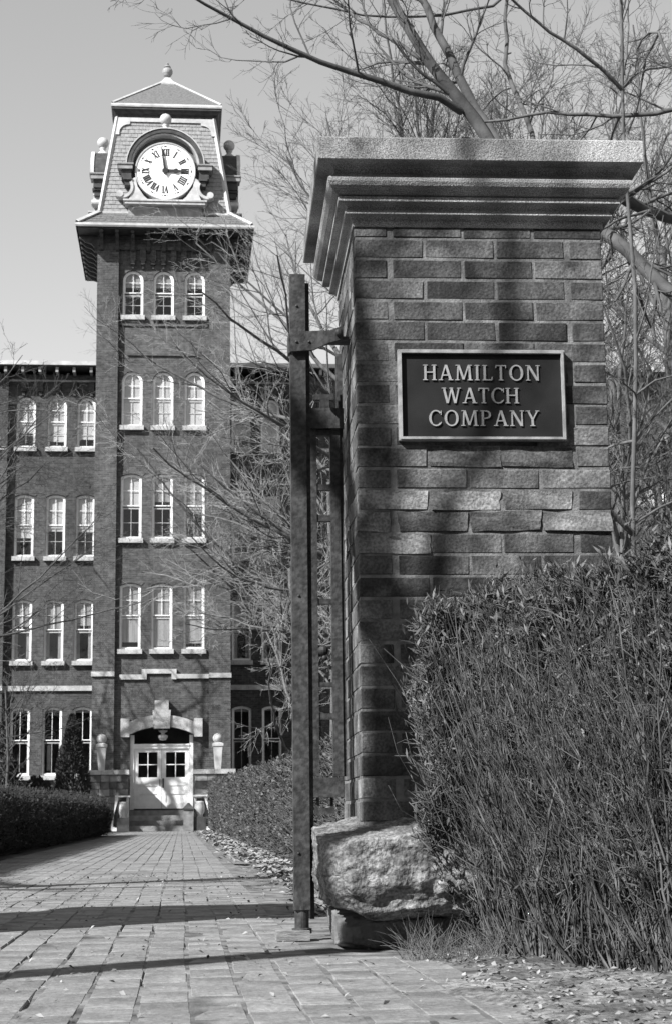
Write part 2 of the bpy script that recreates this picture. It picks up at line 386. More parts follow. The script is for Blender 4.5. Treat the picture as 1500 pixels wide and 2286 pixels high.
def pillar_bricks():
    """(centre, quarter turn, course, face) for the pinwheel bond; face 0 front, 3 left, others right and rear"""
    S = 3.5*U; out = []
    for c in range(NC):
        z = BZ+CH*(c+.5)
        for k in range(4):
            for j in range(3):
                s_ = (U*(j+.5)-.0045) if (c % 2 == 0) else (S-U*(j+.5)+.0045)
                d = .05
                p = [(s_, d), (S-d, s_), (S-s_, S-d), (d, S-s_)][k]
                out.append((p[0], p[1], z, k % 2, c, k))
    return out
def rough_course(c): return c in (13, 14)
pil = empty('gate_pillar', PILLAR_LOC, PR, label='weathered brick gate pillar with moulded granite cap and boulder base', cat='gate pillar')
core = MB(); S = 3.5*U; core.box(.0022, S-.0022, .0022, S-.0022, BZ-.01, BZ+CH*NC)
build(core, 'mortar_core', M['mortar'], pil)
rest = MB()
for (x, y, z, q, c, k) in pillar_bricks():
    i = random.randrange(1000)
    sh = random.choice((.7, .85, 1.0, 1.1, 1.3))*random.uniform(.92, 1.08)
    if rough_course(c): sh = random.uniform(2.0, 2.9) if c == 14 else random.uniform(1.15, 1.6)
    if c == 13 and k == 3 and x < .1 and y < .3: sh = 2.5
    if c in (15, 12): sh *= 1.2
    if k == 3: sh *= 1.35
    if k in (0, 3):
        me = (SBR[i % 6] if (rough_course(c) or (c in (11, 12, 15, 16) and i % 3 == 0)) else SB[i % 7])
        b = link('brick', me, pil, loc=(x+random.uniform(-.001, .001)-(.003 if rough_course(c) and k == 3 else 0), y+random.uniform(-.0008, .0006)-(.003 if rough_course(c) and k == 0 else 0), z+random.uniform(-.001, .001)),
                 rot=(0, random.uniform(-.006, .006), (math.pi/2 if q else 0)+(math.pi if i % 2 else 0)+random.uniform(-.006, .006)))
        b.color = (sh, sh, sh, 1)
    else:
        me = SB[i % 7]; mt = Matrix.Translation((x, y, z)) @ Matrix.Rotation(math.pi/2*q, 4, 'Z')
        rest.add([mt @ v.co for v in me.vertices], [tuple(p.vertices) for p in me.polygons])
rest_me = rest.mesh('rear_brickwork', M['pillar_brick']); tag(link('rear_brickwork', rest_me, pil), kind='stuff')
def arc(o0, z0, o1, z1, bulge, n=7):
    pts = []
    for i in range(1, n):
        t = i/n; mx, mz = o0+(o1-o0)*t, z0+(z1-z0)*t; k = 4*bulge*t*(1-t)
        dx, dz = o1-o0, z1-z0; l = math.hypot(dx, dz); pts.append((mx+dz/l*-k*-1, mz-dx/l*-k*-1) if False else (mx+k, mz-k*.3))
    return pts
prof = [(-.05, 2.160), (.006, 2.162), (.008, 2.186), (.012, 2.190), (.028, 2.192), (.031, 2.195), (.031, 2.200), (.026, 2.206), (.023, 2.213), (.024, 2.220), (.030, 2.2245), (.050, 2.226), (.053, 2.228), (.053, 2.242), (.050, 2.2445)]
prof += [(.040, 2.246), (.056, 2.249), (.070, 2.257), (.080, 2.269), (.085, 2.281), (.085, 2.291), (.078, 2.298), (.069, 2.305), (.064, 2.314), (.066, 2.326), (.074, 2.334), (.114, 2.336), (.117, 2.3395), (.117, 2.406), (.114, 2.410), (-.2, 2.418)]
cap = MB(); cap.squares(prof, S/2, S/2, S/2, S/2); cap_me = cap.mesh('cap_stone', M['granite'])
link('cap_stone', cap_me, pil)
def rock(name, c, h, m, seed, amp=.03, sub=6, planes=34, under=0.0):
    """a chiselled block: a sphere cut by random planes, then roughened"""
    rd = random.Random(seed); pls = [(Vector(v), 1.0) for v in ((1, 0, 0), (-1, 0, 0), (0, 1, 0), (0, -1, 0), (0, 0, 1), (0, 0, -1))]
    for i in range(planes):
        n_ = Vector((rd.gauss(0, 1), rd.gauss(0, 1), rd.gauss(0, 1))).normalized()
        pls.append((n_, sum(abs(a) for a in n_)**.72*rd.uniform(.80, 1.0)))
    bm = bmesh.new(); bmesh.ops.create_icosphere(bm, subdivisions=sub, radius=1)
    for v in bm.verts:
        d = v.co.normalized(); r_ = min(hh/max(1e-4, n_.dot(d)) for n_, hh in pls if n_.dot(d) > .05)
        sup = 1.10/(sum(abs(a)**4 for a in d))**.25; q = d*min(r_, sup); p = Vector((q.x*h[0], q.y*h[1], q.z*h[2]))
        if under and p.z < 0: k = (-p.z/h[2])**1.4*under; p.x *= 1-k; p.y *= 1-k
        s_ = Vector((seed*7.3, seed*1.1, 0))
        n1 = noise.noise(p*5+s_); n2 = abs(noise.noise(p*11+s_)); n3 = noise.noise(p*27+s_); n4 = noise.noise(p*65+s_)
        low = min(1, max(0, (-.15-p.z/h[2])*1.6)) if under else 0
        led = abs(noise.noise(Vector((p.x*4, p.y*4, p.z*26))+s_))
        fis = max(0, 1-abs(noise.noise(Vector((p.x*5, p.y*5, p.z*13))+s_*3))/.035)*min(1, max(.15, .5-p.z/h[2]))
        p += d*(-amp*.8*fis+amp*.3*n1-amp*.35*n2+amp*.35*n3+amp*.16*n4-low*amp*1.6*led)
        v.co = p+Vector(c)
    me = bpy.data.meshes.new(name); bm.to_mesh(me); bm.free(); me.materials.append(m)
    me.shade_smooth(); return me
rock_me = rock('foundation_stone', (.329, .20, .203), (.468, .54, .163), M['boulder'], 4, .030, 7, under=.12)
link('foundation_stone', rock_me, pil)
pl_me = rock('footing', (.37, .38, .02), (.45, .53, .08), M['plinth'], 5, .016); link('footing', pl_me, pil)

# the twin pillar across the path stands outside the picture; its shadow lies on the paving
p2 = empty('gate_pillar', (-2.72, 4.95, 0), 0, label='brick gate pillar across the path facing the one with the name plaque', cat='gate pillar')
al = MB()
for (x, y, z, q, c, k) in pillar_bricks():
    me = SB[(c*5+k) % 7]; mt = Matrix.Translation((x, y, z)) @ Matrix.Rotation(math.pi/2*q, 4, 'Z')
    al.add([mt @ v.co for v in me.vertices], [tuple(p.vertices) for p in me.polygons])
tag(build(al, 'brickwork', M['pillar_brick'], p2), kind='stuff')
link('mortar_core', bpy.data.objects['mortar_core'].data, p2); link('cap_stone', cap_me, p2); link('foundation_stone', pl_me, p2)

# ------------------------------------------------------------------ name plaque
def letter_strokes(ch):
    """unit cap height; list of polygons"""
    T, t, s = .135, .075, .075        # thick, thin, serif
    P = []
    def line(x0, y0, x1, y1, w_):
        dx, dy = x1-x0, y1-y0
        if abs(dy) < 1e-6: P.append([(x0, y0-w_/2), (x1, y0-w_/2), (x1, y0+w_/2), (x0, y0+w_/2)])
        else: P.append([(x0-w_/2, y0), (x0+w_/2, y0), (x1+w_/2, y1), (x1-w_/2, y1)])
    def serif(x, top, w_=.30):
        y0, y1 = (1-.055, 1) if top else (0, .055)
        P.append([(x-w_/2, y0), (x+w_/2, y0), (x+w_/2, y1), (x-w_/2, y1)])
    def bowl(cx, cy, rx, ry, a0, a1, tk, tn, n=20):
        for i in range(n):
            q = []
            for a in (a0+(a1-a0)*i/n, a0+(a1-a0)*(i+1)/n): q.append(a)
            def pt(a, inn):
                w_ = tn+(tk-tn)*abs(math.cos(a))
                return (cx+(rx-(w_ if inn else 0))*math.cos(a), cy+(ry-((tn+.01) if inn else 0))*math.sin(a))
            P.append([pt(q[0], 0), pt(q[1], 0), pt(q[1], 1), pt(q[0], 1)])
    if ch == 'H': W_ = .86; line(.15, 0, .15, 1, T); line(.71, 0, .71, 1, T); line(.2, .52, .66, .52, t); [serif(x, k) for x in (.15, .71) for k in (0, 1)]
    elif ch == 'A': W_ = .92; line(.14, 0, .45, 1, t+.01); line(.77, 0, .47, 1, T+.02); line(.25, .33, .68, .33, t); serif(.14, 0, .27); serif(.77, 0, .29)
    elif ch == 'M': W_ = 1.1; line(.15, 0, .2, 1, t+.01); line(.95, 0, .9, 1, T); line(.23, 1, .54, .05, T); line(.86, 1, .54, .05, t+.01); serif(.14, 0, .26); serif(.95, 0, .3); serif(.14, 1, .2); serif(.95, 1, .22)
    elif ch == 'I': W_ = .36; line(.18, 0, .18, 1, T); serif(.18, 0); serif(.18, 1)
    elif ch == 'L': W_ = .70; line(.18, 0, .18, 1, T); serif(.18, 1); serif(.14, 0, .2); line(.2, .035, .62, .035, t); P.append([(.56, .03), (.66, .03), (.68, .24), (.63, .24)])
    elif ch == 'T': W_ = .76; line(.38, 0, .38, 1, T); serif(.38, 0); line(.06, .963, .70, .963, t); P.append([(.04, .80), (.085, .80), (.12, .96), (.04, .96)]); P.append([(.675, .80), (.72, .80), (.72, .96), (.64, .96)])
    elif ch == 'O': W_ = .96; bowl(.48, .5, .44, .52, 0, 2*math.pi, T+.01, t, 32)
    elif ch == 'C': W_ = .88; bowl(.48, .5, .43, .52, math.radians(42), math.radians(318), T+.01, t, 26); P.append([(.78, .70), (.83, .70), (.83, .98), (.79, .98)]); P.append([(.76, .2), (.80, .28), (.83, .2), (.78, .13)])
    elif ch == 'N': W_ = .92; line(.15, 0, .15, 1, t+.01); line(.77, 0, .77, 1, t+.01); line(.17, 1, .75, 0, T+.03); serif(.15, 0, .26); serif(.77, 1, .26); serif(.1, 1, .2)
    elif ch == 'W': W_ = 1.24; line(.13, 1, .36, 0, T); line(.62, 1, .37, 0, t+.01); line(.60, 1, .84, 0, T); line(1.08, 1, .85, 0, t+.01); serif(.13, 1, .28); serif(1.09, 1, .24); serif(.6, 1, .22)
    elif ch == 'P': W_ = .76; line(.18, 0, .18, 1, T); serif(.18, 0); serif(.14, 1, .2); bowl(.38, .73, .32, .27, -math.pi/2, math.pi/2, T, t, 14); line(.2, .963, .40, .963, t); line(.2, .497, .40, .497, t)
    elif ch == 'Y': W_ = .84; line(.42, 0, .42, .47, T); line(.42, .42, .13, 1, T); line(.43, .42, .74, 1, t+.01); serif(.42, 0); serif(.13, 1, .27); serif(.73, 1, .24)
    return P, W_
plq = empty('name_plaque', PILLAR_LOC, PR, label='bronze name plaque with raised lettering fixed to the brick pillar', cat='plaque')
x0, x1, z0, z1 = .651-.526, 1.164-.526, 1.482, 1.766
mb = MB(); o4 = [(x0, z0), (x1, z0), (x1, z1), (x0, z1)]
ins = lambda d: [(x0+d, z0+d), (x1-d, z0+d), (x1-d, z1-d), (x0+d, z1-d)]
mb.ring(ins(0), ins(.004), -.020, .0); mb.ring(ins(.0035), ins(.011), -.023, .0); build(mb, 'rim', M['bronze_pale'], plq)
mb = MB(); mb.box(x0+.008, x1-.008, -.010, .002, z0+.008, z1-.008); build(mb, 'backplate', M['bronze'], plq)
def px2(x, y): p = at(x, y, 5.06); return p.x-.528, p.z
LM = {}
for word, xa, xb, yt, yb in (('HAMILTON', 945, 1206, 814, 851), ('WATCH', 987, 1159, 866, 901), ('COMPANY', 957, 1204, 917, 951)):
    (xl, zt), (xr, zb_) = px2(xa, yt), px2(xb, yb); h = .0485; zb_ = (zt+zb_)/2-h/2
    ws = [letter_strokes(c_)[1] for c_ in word]; gap = ((xr-xl)/h-sum(ws))/(len(word)-1); x = xl
    for c_ in word:
        if c_ not in LM:
            mb = MB(); Ps, W_ = letter_strokes(c_)
            for i, P_ in enumerate(Ps): mb.prism([(p[0]*h, p[1]*h) for p in P_], -.0050-.00008*(i % 9), 0.0)
            LM[c_] = (mb.mesh('letter', M['bronze_pale']), W_)
        link('letter', LM[c_][0], plq, loc=(x, -.0095, zb_)); x += (LM[c_][1]+gap)*h

# ------------------------------------------------------------------ gate post and side panel beside the pillar
gp = empty('gate_post', (.36, 5.3, 0), label='tall square steel gate post left of the brick pillar', cat='gate post')
def pxbox(mb, xa, xb, ya, yb, y0, y1):
    """box whose front face, at depth y0, covers photo pixels xa..xb, ya..yb"""
    a, b = at(xa, yb, y0), at(xb, ya, y0); return mb.box(a.x, b.x, y0, y1, a.z, b.z)
mb = MB(); a, b = at(651, 612, 5.28), at(686, 612, 5.28)
for x_, z_ in ((0, 0),): mb.box(.338, .3865, 5.28, 5.328, .09, 2.072)
build(mb, 'post', M['steel'], gp, True)
mb = MB(); mb.box(.390, .403, 5.335, 5.36, .06, 2.06); build(mb, 'rear_flange', M['steel'], gp, True)
mb = MB(); mb.lathe([(.0215, .02), (.0215, .085), (.026, .09), (.026, .10), (.001, .1)], .362, 5.305, 18); mb.lathe([(.03, .02), (.03, .035), (.022, .037)], .362, 5.305, 18)
build(mb, 'pivot_foot', M['steel'], gp, True)
mb = MB()
pts = [at(*p, 5.265) for p in ((649, 741), (700, 739), (735, 738), (766, 727), (766, 757), (735, 765), (700, 781), (649, 785))]
mb.prism([(p.x, p.z) for p in pts], 5.262, 5.275)
mb.box(.3325, .337, 5.275, 5.345, pts[7].z, pts[0].z); pa = [at(*p, 5.345) for p in ((655, 752), (766, 740), (766, 760), (655, 788))]
mb.prism([(p.x, p.z) for p in pa], 5.345, 5.355)
mb.box(pts[2].x, .53, 5.275, 5.345, pts[4].z+.002, pts[4].z+.012)
br = build(mb, 'strap_bracket', M['steel'], gp, True)
mb = MB(); p = at(757, 741, 5.25)
mb.ball(p.x, 5.255, p.z, .013, 10); build(mb, 'bolt', M['steel'], br)
for px_, py_, yy_ in ((662, 683, 5.28), (662, 763, 5.262), (690, 763, 5.262), (667, 1330, 5.28), (667, 1905, 5.28)):
    mb = MB(); p = at(px_, py_, yy_); mb.ball(p.x, yy_-.001, p.z, .0042, 8); build(mb, 'bolt', M['steel'], gp, True)
bl = MB(); a, b = at(618, 2096, 5.26), at(692, 2074, 5.26); bl.box(a.x, b.x, 5.25, 5.36, .002, .030)
o = build(bl, 'timber_block', M['oldwood']); tag(o, 'small weathered timber block under the foot of the gate post', 'block')

gpn = empty('infill_panel', (.45, 5.4, 0), label='narrow rusty steel ladder panel filling the gap between post and pillar', cat='infill panel')  # fixed steel infill panel, not a swinging gate leaf
for args in ((692, 767, 911, 955, 5.45, 5.51), (692, 768, 1735, 1780, 5.45, 5.51)):
    mb = MB(); pxbox(mb, *args); build(mb, 'rail', M['steel'], gpn, True)
for args in ((692, 706, 957, 1733, 5.465, 5.495), (745, 758, 957, 1733, 5.465, 5.495), (760.5, 763, 790, 1733, 5.47, 5.49), (688, 700, 1782, 2050, 5.47, 5.49)):
    mb = MB(); pxbox(mb, *args); build(mb, 'stile', M['steel'], gpn, True)
for ya, yb in ((960, 972), (1081, 1094), (1150, 1163), (1337, 1348), (1523, 1533), (1592, 1606)):
    mb = MB(); pxbox(mb, 706.2, 744.8, ya, yb, 5.468, 5.492); build(mb, 'rung', M['steel'], gpn, True)
for (bars) in (((700, 745, 880, 892), (715, 735, 892.1, 910.9)), ((703, 748, 1803, 1817), (707, 713, 1780.2, 1802.9), (738, 744, 1780.2, 1802.9))):
    mb = MB()
    for (xa, xb, ya, yb) in bars: pxbox(mb, xa, xb, ya, yb, 5.47, 5.49)
    build(mb, 'end_piece', M['steel'], gpn, True)
mb = MB(); p = at(722, 1452, 5.46); mb.ball(p.x, 5.465, p.z, .017, 12); mb.ball(p.x+.004, 5.46, p.z-.024, .009, 10); pxbox(mb, 706, 722, 1440, 1466, 5.47, 5.49)
build(mb, 'latch', M['black'], gpn, True)

# ------------------------------------------------------------------ the factory
CX, CYT, HT = -.68, 61.29, 2.34          # tower centre and half width
YP, YW = 58.95, 59.12                    # pier front, recessed wall front
bld = empty('factory', (CX, YP, 0), label='tall Victorian brick factory with a clock tower over its entrance', cat='building')
def outline(w_, zb, zt, kind, d=0., n=12):
    """window outline about x = 0, inset by d"""
    h = w_/2-d; pts = [(-h, zb+d), (h, zb+d)]
    if kind == 'round':
        zs = zt-w_/2
        pts += [(h*math.cos(a), zs+h*math.sin(a)) for a in [math.pi*i/n for i in range(n+1)]]
    else:
        rise = .10 if kind == 'seg' else .001
        R_ = (w_*w_/4+rise*rise)/(2*rise); zc = zt-R_; Rr = R_-d; a0 = math.acos(min(1, h/Rr))
        pts += [(Rr*math.cos(a), zc+Rr*math.sin(a)) for a in [a0+(math.pi-2*a0)*i/n for i in range(n+1)]]
    return pts
def facade(mb, xa, xb, za, zb, yf, th, cols):
    """wall xa..xb, za..zb with columns of openings: (cx, w, [(zbottom, ztop, kind), ...])"""
    x = xa
    for (cx, w_, ops) in sorted(cols):
        mb.box(x, cx-w_/2, yf, yf+th, za, zb); z = za
        for (ob, ot, kind) in sorted(ops):
            mb.box(cx-w_/2, cx+w_/2, yf, yf+th, z, ob)
            pts = outline(w_, ob, ot, kind)[2:]; n = len(pts); top = ot+.02
            R_ = [(cx+p[0], p[1]) for p in pts]; mid = n//2
            for seg_ in (R_[:mid+1], R_[mid:]):
                for q0, q1 in zip(seg_[:-1], seg_[1:]):
                    mb.prism([q0, (q0[0], top), (q1[0], top), q1], yf, yf+th)
            z = top
        mb.box(cx-w_/2, cx+w_/2, yf, yf+th, z, zb); x = cx+w_/2
    mb.box(x, xb, yf, yf+th, za, zb)
WM_ = {}
def window(cx, yf, zb, zt, w_, kind, blind=.0, bm_='blind', rows=(2, 2), parent=bld, curtain=0, cols=2):
    key = (round(w_, 2), round(zt-zb, 2), kind, rows); h = zt-zb
    if key not in WM_:
        fr = MB(); fr.ring(outline(w_, .03, h, kind, 0), outline(w_, .03, h, kind, .062), 0, .07)
        up, lo = MB(), MB(); d = .055; mid = h*.5; t = .018
        inner = w_/2-d
        # upper sash (forward) and lower sash (behind)
        up.ring(outline(w_, mid-.02, h, kind, d), outline(w_, mid-.02, h, kind, d+.035), .015, .045)
        lo.ring(outline(w_, .03, mid+.03, 'flat', d), outline(w_, .03, mid+.03, 'flat', d+.04), .048, .075)
        topz = h-d-.02
        up.box(-t/2, t/2, .02, .04, mid+.05, topz)
        hh = (h-mid)
        for k in range(1, rows[0]): z = mid+hh*k/rows[0]; up.box(-inner+.02, -t/2, .021, .039, z-t/2, z+t/2); up.box(t/2, inner-.02, .021, .039, z-t/2, z+t/2)
        if rows[1]:
            lo.box(-t/2, t/2, .053, .07, .12, mid-.03)
            for k in range(1, rows[1]): z = .03+mid*k/rows[1]; lo.box(-inner+.02, -t/2, .054, .069, z-t/2, z+t/2); lo.box(t/2, inner-.02, .054, .069, z-t/2, z+t/2)
        g = MB(); g.prism(outline(w_, .04, h, kind, d+.01), .046, .0475)
        si = MB(); si.box(-w_/2-.06, w_/2+.06, -.22, .10, -.13, .028)
        WM_[key] = (fr.mesh('window', M['white']), up.mesh('upper_sash', M['white']), lo.mesh('lower_sash', M['white']), g.mesh('pane', GLASS), si.mesh('sill', M['stone']))
    fr, up, lo, g, si = WM_[key]
    wn = link('window', fr, parent, loc=(cx-parent.location.x, yf+.085-parent.location.y, zb-parent.location.z))
    for nm, me in (('upper_sash', up), ('lower_sash', lo), ('pane', g), ('sill', si)): link(nm, me, wn)
    if blind:
        mb = MB(); mb.prism(outline(w_, h*(1-blind)+.02, h, kind, .04), .080, .083); build(mb, 'blind', M[bm_], wn)
    if curtain:
        mb = MB()
        for s_ in (-1, 1):
            n = 9; pts = []
            for i in range(n): xx = w_/2-.03-(w_*curtain)*i/(n-1); pts.append((s_*xx, .125+.018*(i % 2)))
            for p, q in zip(pts[:-1], pts[1:]): mb.add([(p[0], p[1], .05), (q[0], q[1], .05), (q[0], q[1], h-.05), (p[0], p[1], h-.05)], [(0, 1, 2, 3)])
        build(mb, 'curtain', M['curtain'], wn)
    return wn
# --- tower shaft
TC = [-1.765, -.688, .411]
rows_t = [(17.86, 19.56, 'round', .70), (13.88, 15.87, 'round', .71), (9.90, 12.2, 'seg', .72), (6.07, 8.38, 'seg', .72)]
mb = MB()
facade(mb, -2.27, .93, 5.0, 20.85, YW, .4, [(c, .72, [(b, t, k) for (b, t, k, w_) in rows_t]) for c in TC])
facade(mb, -2.27, .93, 0, 5.0, YW, .4, [(-.66, 2.12, [(.70, 3.46, 'seg')])])
build(mb, 'front_wall', M['wall'], bld, True)
for xa, xb in ((CX-HT, -2.27), (.93, CX+HT)):
    mb = MB(); mb.box(xa, xb, YP, YW+.4, 0, 20.85); build(mb, 'corner_pier', M['wall'], bld, True)
mb = MB(); Y2 = YW+.4
mb.box(CX-HT, CX-HT+.35, Y2, CYT+HT, 0, 20.85); mb.box(CX+HT-.35, CX+HT, Y2, CYT+HT, 0, 20.85); mb.box(CX-HT+.35, CX+HT-.35, CYT+HT-.35, CYT+HT, 0, 20.85)
build(mb, 'side_walls', M['wall'], bld, True)
mb = MB()
for z in (5.1, 9.2, 13.1, 17.1): mb.box(CX-HT+.36, CX+HT-.36, Y2+.01, CYT+HT-.36, z, z+.2)
mb.box(CX-HT+.36, CX+HT-.36, Y2+2.0, Y2+2.1, 0, 20.8)
build(mb, 'floors', M['inside'], bld, True)
for ci, c in enumerate(TC):
    window(c, YW, *rows_t[0][:2], .70, 'round', 0, curtain=0, rows=(2, 2), blind_=0) if False else None
    window(c, YW, rows_t[0][0], rows_t[0][1], .72, 'round', .38, 'curtain', (2, 2))
    window(c, YW, rows_t[1][0], rows_t[1][1], .72, 'round', .97, 'blind', (2, 2))
    window(c, YW, rows_t[2][0], rows_t[2][1], .72, 'seg', (.52, .44, .6)[ci], 'blind' if ci == 0 else 'curtain', (2, 2))
    window(c, YW, rows_t[3][0], rows_t[3][1], .72, 'seg', (.9, .96, .92)[ci], 'curtain', (2, 0))
# brick hoods over the openings, string courses, corbels
for c in TC:
    for (b, t, k, w_) in rows_t:
        mb = MB()
        A = outline(.72+.02, b, t+.01, k)[2:]; B = outline(.72+.26, b, t+.13, k)[2:]
        A = [(c+p[0], p[1]) for p in A]; B = [(c+p[0], p[1]) for p in B]
        mb.ring(A, B, YW-.014, YW+.05, closed=False); build(mb, 'brick_arch', M['wall'], bld, True)
mb = MB(); mb.box(-2.2, .86, YW-.05, YW+.05, 17.52, 17.60); build(mb, 'brick_ledge', M['wall'], bld, True)
mb = MB(); mb.box(-1.95, .55, YW-.06, YW+.05, 16.44, 16.50); build(mb, 'brick_ledge', M['wall'], bld, True)
mb = MB()
def seg(xa, xb, z0_, z1_, y=YP-.07, d=.2): mb.box(xa, xb, y, y+d, z0_, z1_)
seg(CX-HT-.03, -2.268, 5.17, 5.33); seg(-2.1, -1.35, 5.07, 5.24, YW-.08, .2); seg(-1.35, -1.18, 5.072, 5.42, YW-.085, .2); seg(-1.18, -.34, 5.27, 5.422, YW-.08, .2)
seg(-.34, -.17, 5.072, 5.42, YW-.085, .2); seg(-.17, .928, 5.10, 5.25, YW-.08, .2); seg(.93, CX+HT+.03, 5.11, 5.27)
build(mb, 'stone_band', M['stone'], bld, True)
for i in range(7):
    x = -1.78+i*.36; mb = MB()
    mb.box(x-.10, x+.10, YW-.10, YW+.02, 19.9, 20.85); mb.box(x-.07, x+.07, YW-.16, YW+.02, 19.75, 19.9); mb.box(x-.035, x+.035, YW-.07, YW+.02, 19.62, 19.75)
    build(mb, 'corbel', M['wall'], bld, True)
mb = MB(); mb.box(-2.27, .93, YW-.12, YW+.0, 20.3, 20.85); build(mb, 'frieze', M['wall'], bld, True)
# --- main eave
EH = 3.11
mb = MB(); mb.squares([(-.9, 20.80), (-.06, 20.80), (-.06, 20.84), (0, 20.84)], CX+.04, CYT, EH, EH); build(mb, 'soffit', M['dark'], bld, True)
mb = MB(); mb.squares([(-.05, 20.845), (0, 20.845), (.03, 20.90), (.03, 20.96), (-.02, 20.99), (-.3, 20.99)], CX+.04, CYT, EH, EH); build(mb, 'gutter', M['trim'], bld, True)
def bracket():
    b = MB(); pts = [(0, 0), (.66, 0), (.66, -.10), (.55, -.12), (.45, -.22), (.25, -.28), (.12, -.42), (.10, -.55), (0, -.6)]
    b.prism(pts, -.06, .06); return b
bk = bracket().mesh('bracket', M['dark'])
for k in range(4):
    for i in range(9):
        s_ = -HT+.15+i*(2*HT-.3)/8; a = k*math.pi/2
        # local x outward
        ox, oy = math.cos(a), math.sin(a); px_, py_ = CX+ox*HT-oy*s_, CYT+oy*HT+ox*s_
        if k == 3 and abs(s_) < 1.5: px_, py_ = px_, YW-.12
        link('bracket', bk, bld, loc=(px_-bld.location.x, py_-bld.location.y, 20.79), rot=(0, 0, a))
# --- skirt roof + mansard
SB_, ST_ = 2.28, 1.72; ZS, ZM0, ZM1 = 20.99, 21.66, 25.48
mb = MB(); mb.squares([(EH-.05, ZS), (SB_+.25, 21.35), (SB_, ZM0), (ST_, ZM1)], CX+.02, CYT, 0, 0); build(mb, 'mansard_deck', M['slate_dark'], bld, True)
def slates(name, z0_, z1_, h0, h1, rows, wd, m, sides=(0, 1, 2, 3)):
    mb = MB(); rd = random.Random(3)
    for k in sides:
        a = k*math.pi/2; cs, sn = math.cos(a), math.sin(a)
        for j in range(rows):
            t0, t1 = j/rows, (j+1.25)/rows
            zA, zB = z0_+(z1_-z0_)*t0, z0_+(z1_-z0_)*min(t1, 1.0); hA, hB = h0+(h1-h0)*t0+.022, h0+(h1-h0)*min(t1, 1.0)+.006
            n = max(3, int(2*hA/wd)); x = -hA+.02-(wd/2 if j % 2 else 0)
            while x < hA-.03:
                xa, xb = max(x, -hA+.02)+.004, min(x+wd, hA-.02)-.004; x += wd
                if xb-xa < .03: continue
                e = rd.uniform(0, .010); ratio = hB/hA
                vs = []
                for (xx, zz, hh) in ((xa, zA, hA+e), (xb, zA, hA+e), (xb, zB, hB), (xa, zB, hB), (xa, zA, hA+e-.014), (xb, zA, hA+e-.014)):
                    xx2 = max(-hh+.01, min(hh-.01, xx)); vs.append((CX+.02+cs*xx2+sn*hh, CYT+sn*xx2-cs*hh, zz))
                mb.add(vs, [(0, 1, 2, 3), (4, 5, 1, 0)])
    me = bpy.data.meshes.new(name); me.from_pydata(mb.v, [], mb.f); me.materials.append(m); return tag(link(name, me, bld, True), kind='stuff')
slates('mansard_slates', ZM0, ZM1, SB_, ST_, 24, .24, M['slate'])
slates('skirt_slates', ZS+.02, ZM0-.02, EH-.12, SB_, 5, .22, M['slate_dark'])
# corner hips
mb = MB()
def bar(mb, p, q, w_, d=None):
    V, F = tubes(np.array([[p, q]], float), np.array([[w_, w_]]), 4); mb.add([tuple(v) for v in V], [tuple(f_) for f_ in F])
for sx in (-1, 1):
    for sy in (-1, 1):
        P0 = (CX+.02+sx*(EH-.05), CYT+sy*(EH-.05), ZS+.03); P1 = (CX+.02+sx*(SB_+.02), CYT+sy*(SB_+.02), ZM0+.02); P2 = (CX+.02+sx*(ST_+.02), CYT+sy*(ST_+.02), ZM1)
        mb = MB(); bar(mb, P0, P1, .08); build(mb, 'hip_trim', M['trim'], bld, True)
        mb = MB(); bar(mb, P1, P2, .085); build(mb, 'hip_trim', M['trim'], bld, True)
mb = MB(); mb.squares([(-.1, ZM0-.03), (.03, ZM0-.03), (.03, ZM0+.04), (-.1, ZM0+.04)], CX+.02, CYT, SB_, SB_); build(mb, 'mansard_base_trim', M['trim'], bld, True)
# scalloped white frame at the head of each face
for k in (0, 1, 3):
    a = k*math.pi/2; mb = MB(); hz = 25.40; tilt = (SB_-ST_)/(ZM1-ZM0)
    def P(x, z): return (x, z)
    top = 25.46; bot = 25.13
    mb2 = MB(); mb2.prism([(-ST_-.02, top), (ST_+.02, top), (ST_+.04, bot+.17), (-ST_-.04, bot+.17)], -.05, .0)
    for s_ in (-1, 1):
        pts = [(s_*(ST_+.03), bot+.169), (s_*(ST_-.42), bot+.169), (s_*(ST_-.42), bot+.10), (s_*(ST_-.50+.06), bot+.09)]
        pts = [(s_*(ST_+.03), bot+.169), (s_*(ST_-.44), bot+.169), (s_*(ST_-.44), bot+.07)]
        for i in range(7):
            b_ = math.pi/2*i/6; pts.append((s_*(ST_-.40+.34*math.sin(b_)), bot-.28+.34*math.cos(b_)))
        pts += [(s_*(ST_-.06), bot-.36), (s_*(ST_+.12), bot-.36)]
        mb2.prism(pts, -.05, 0)
    mt = Matrix.Translation((CX+.02, CYT, 0)) @ Matrix.Rotation(a, 4, 'Z')
    vs = []
    for v in mb2.v:
        hh = SB_+(ST_-SB_)*(v[2]-ZM0)/(ZM1-ZM0); vs.append(mt @ Vector((v[0], -hh-.02+v[1], v[2])))
    mb.add(vs, mb2.f); build(mb, 'head_frame', M['trim'], bld, True)
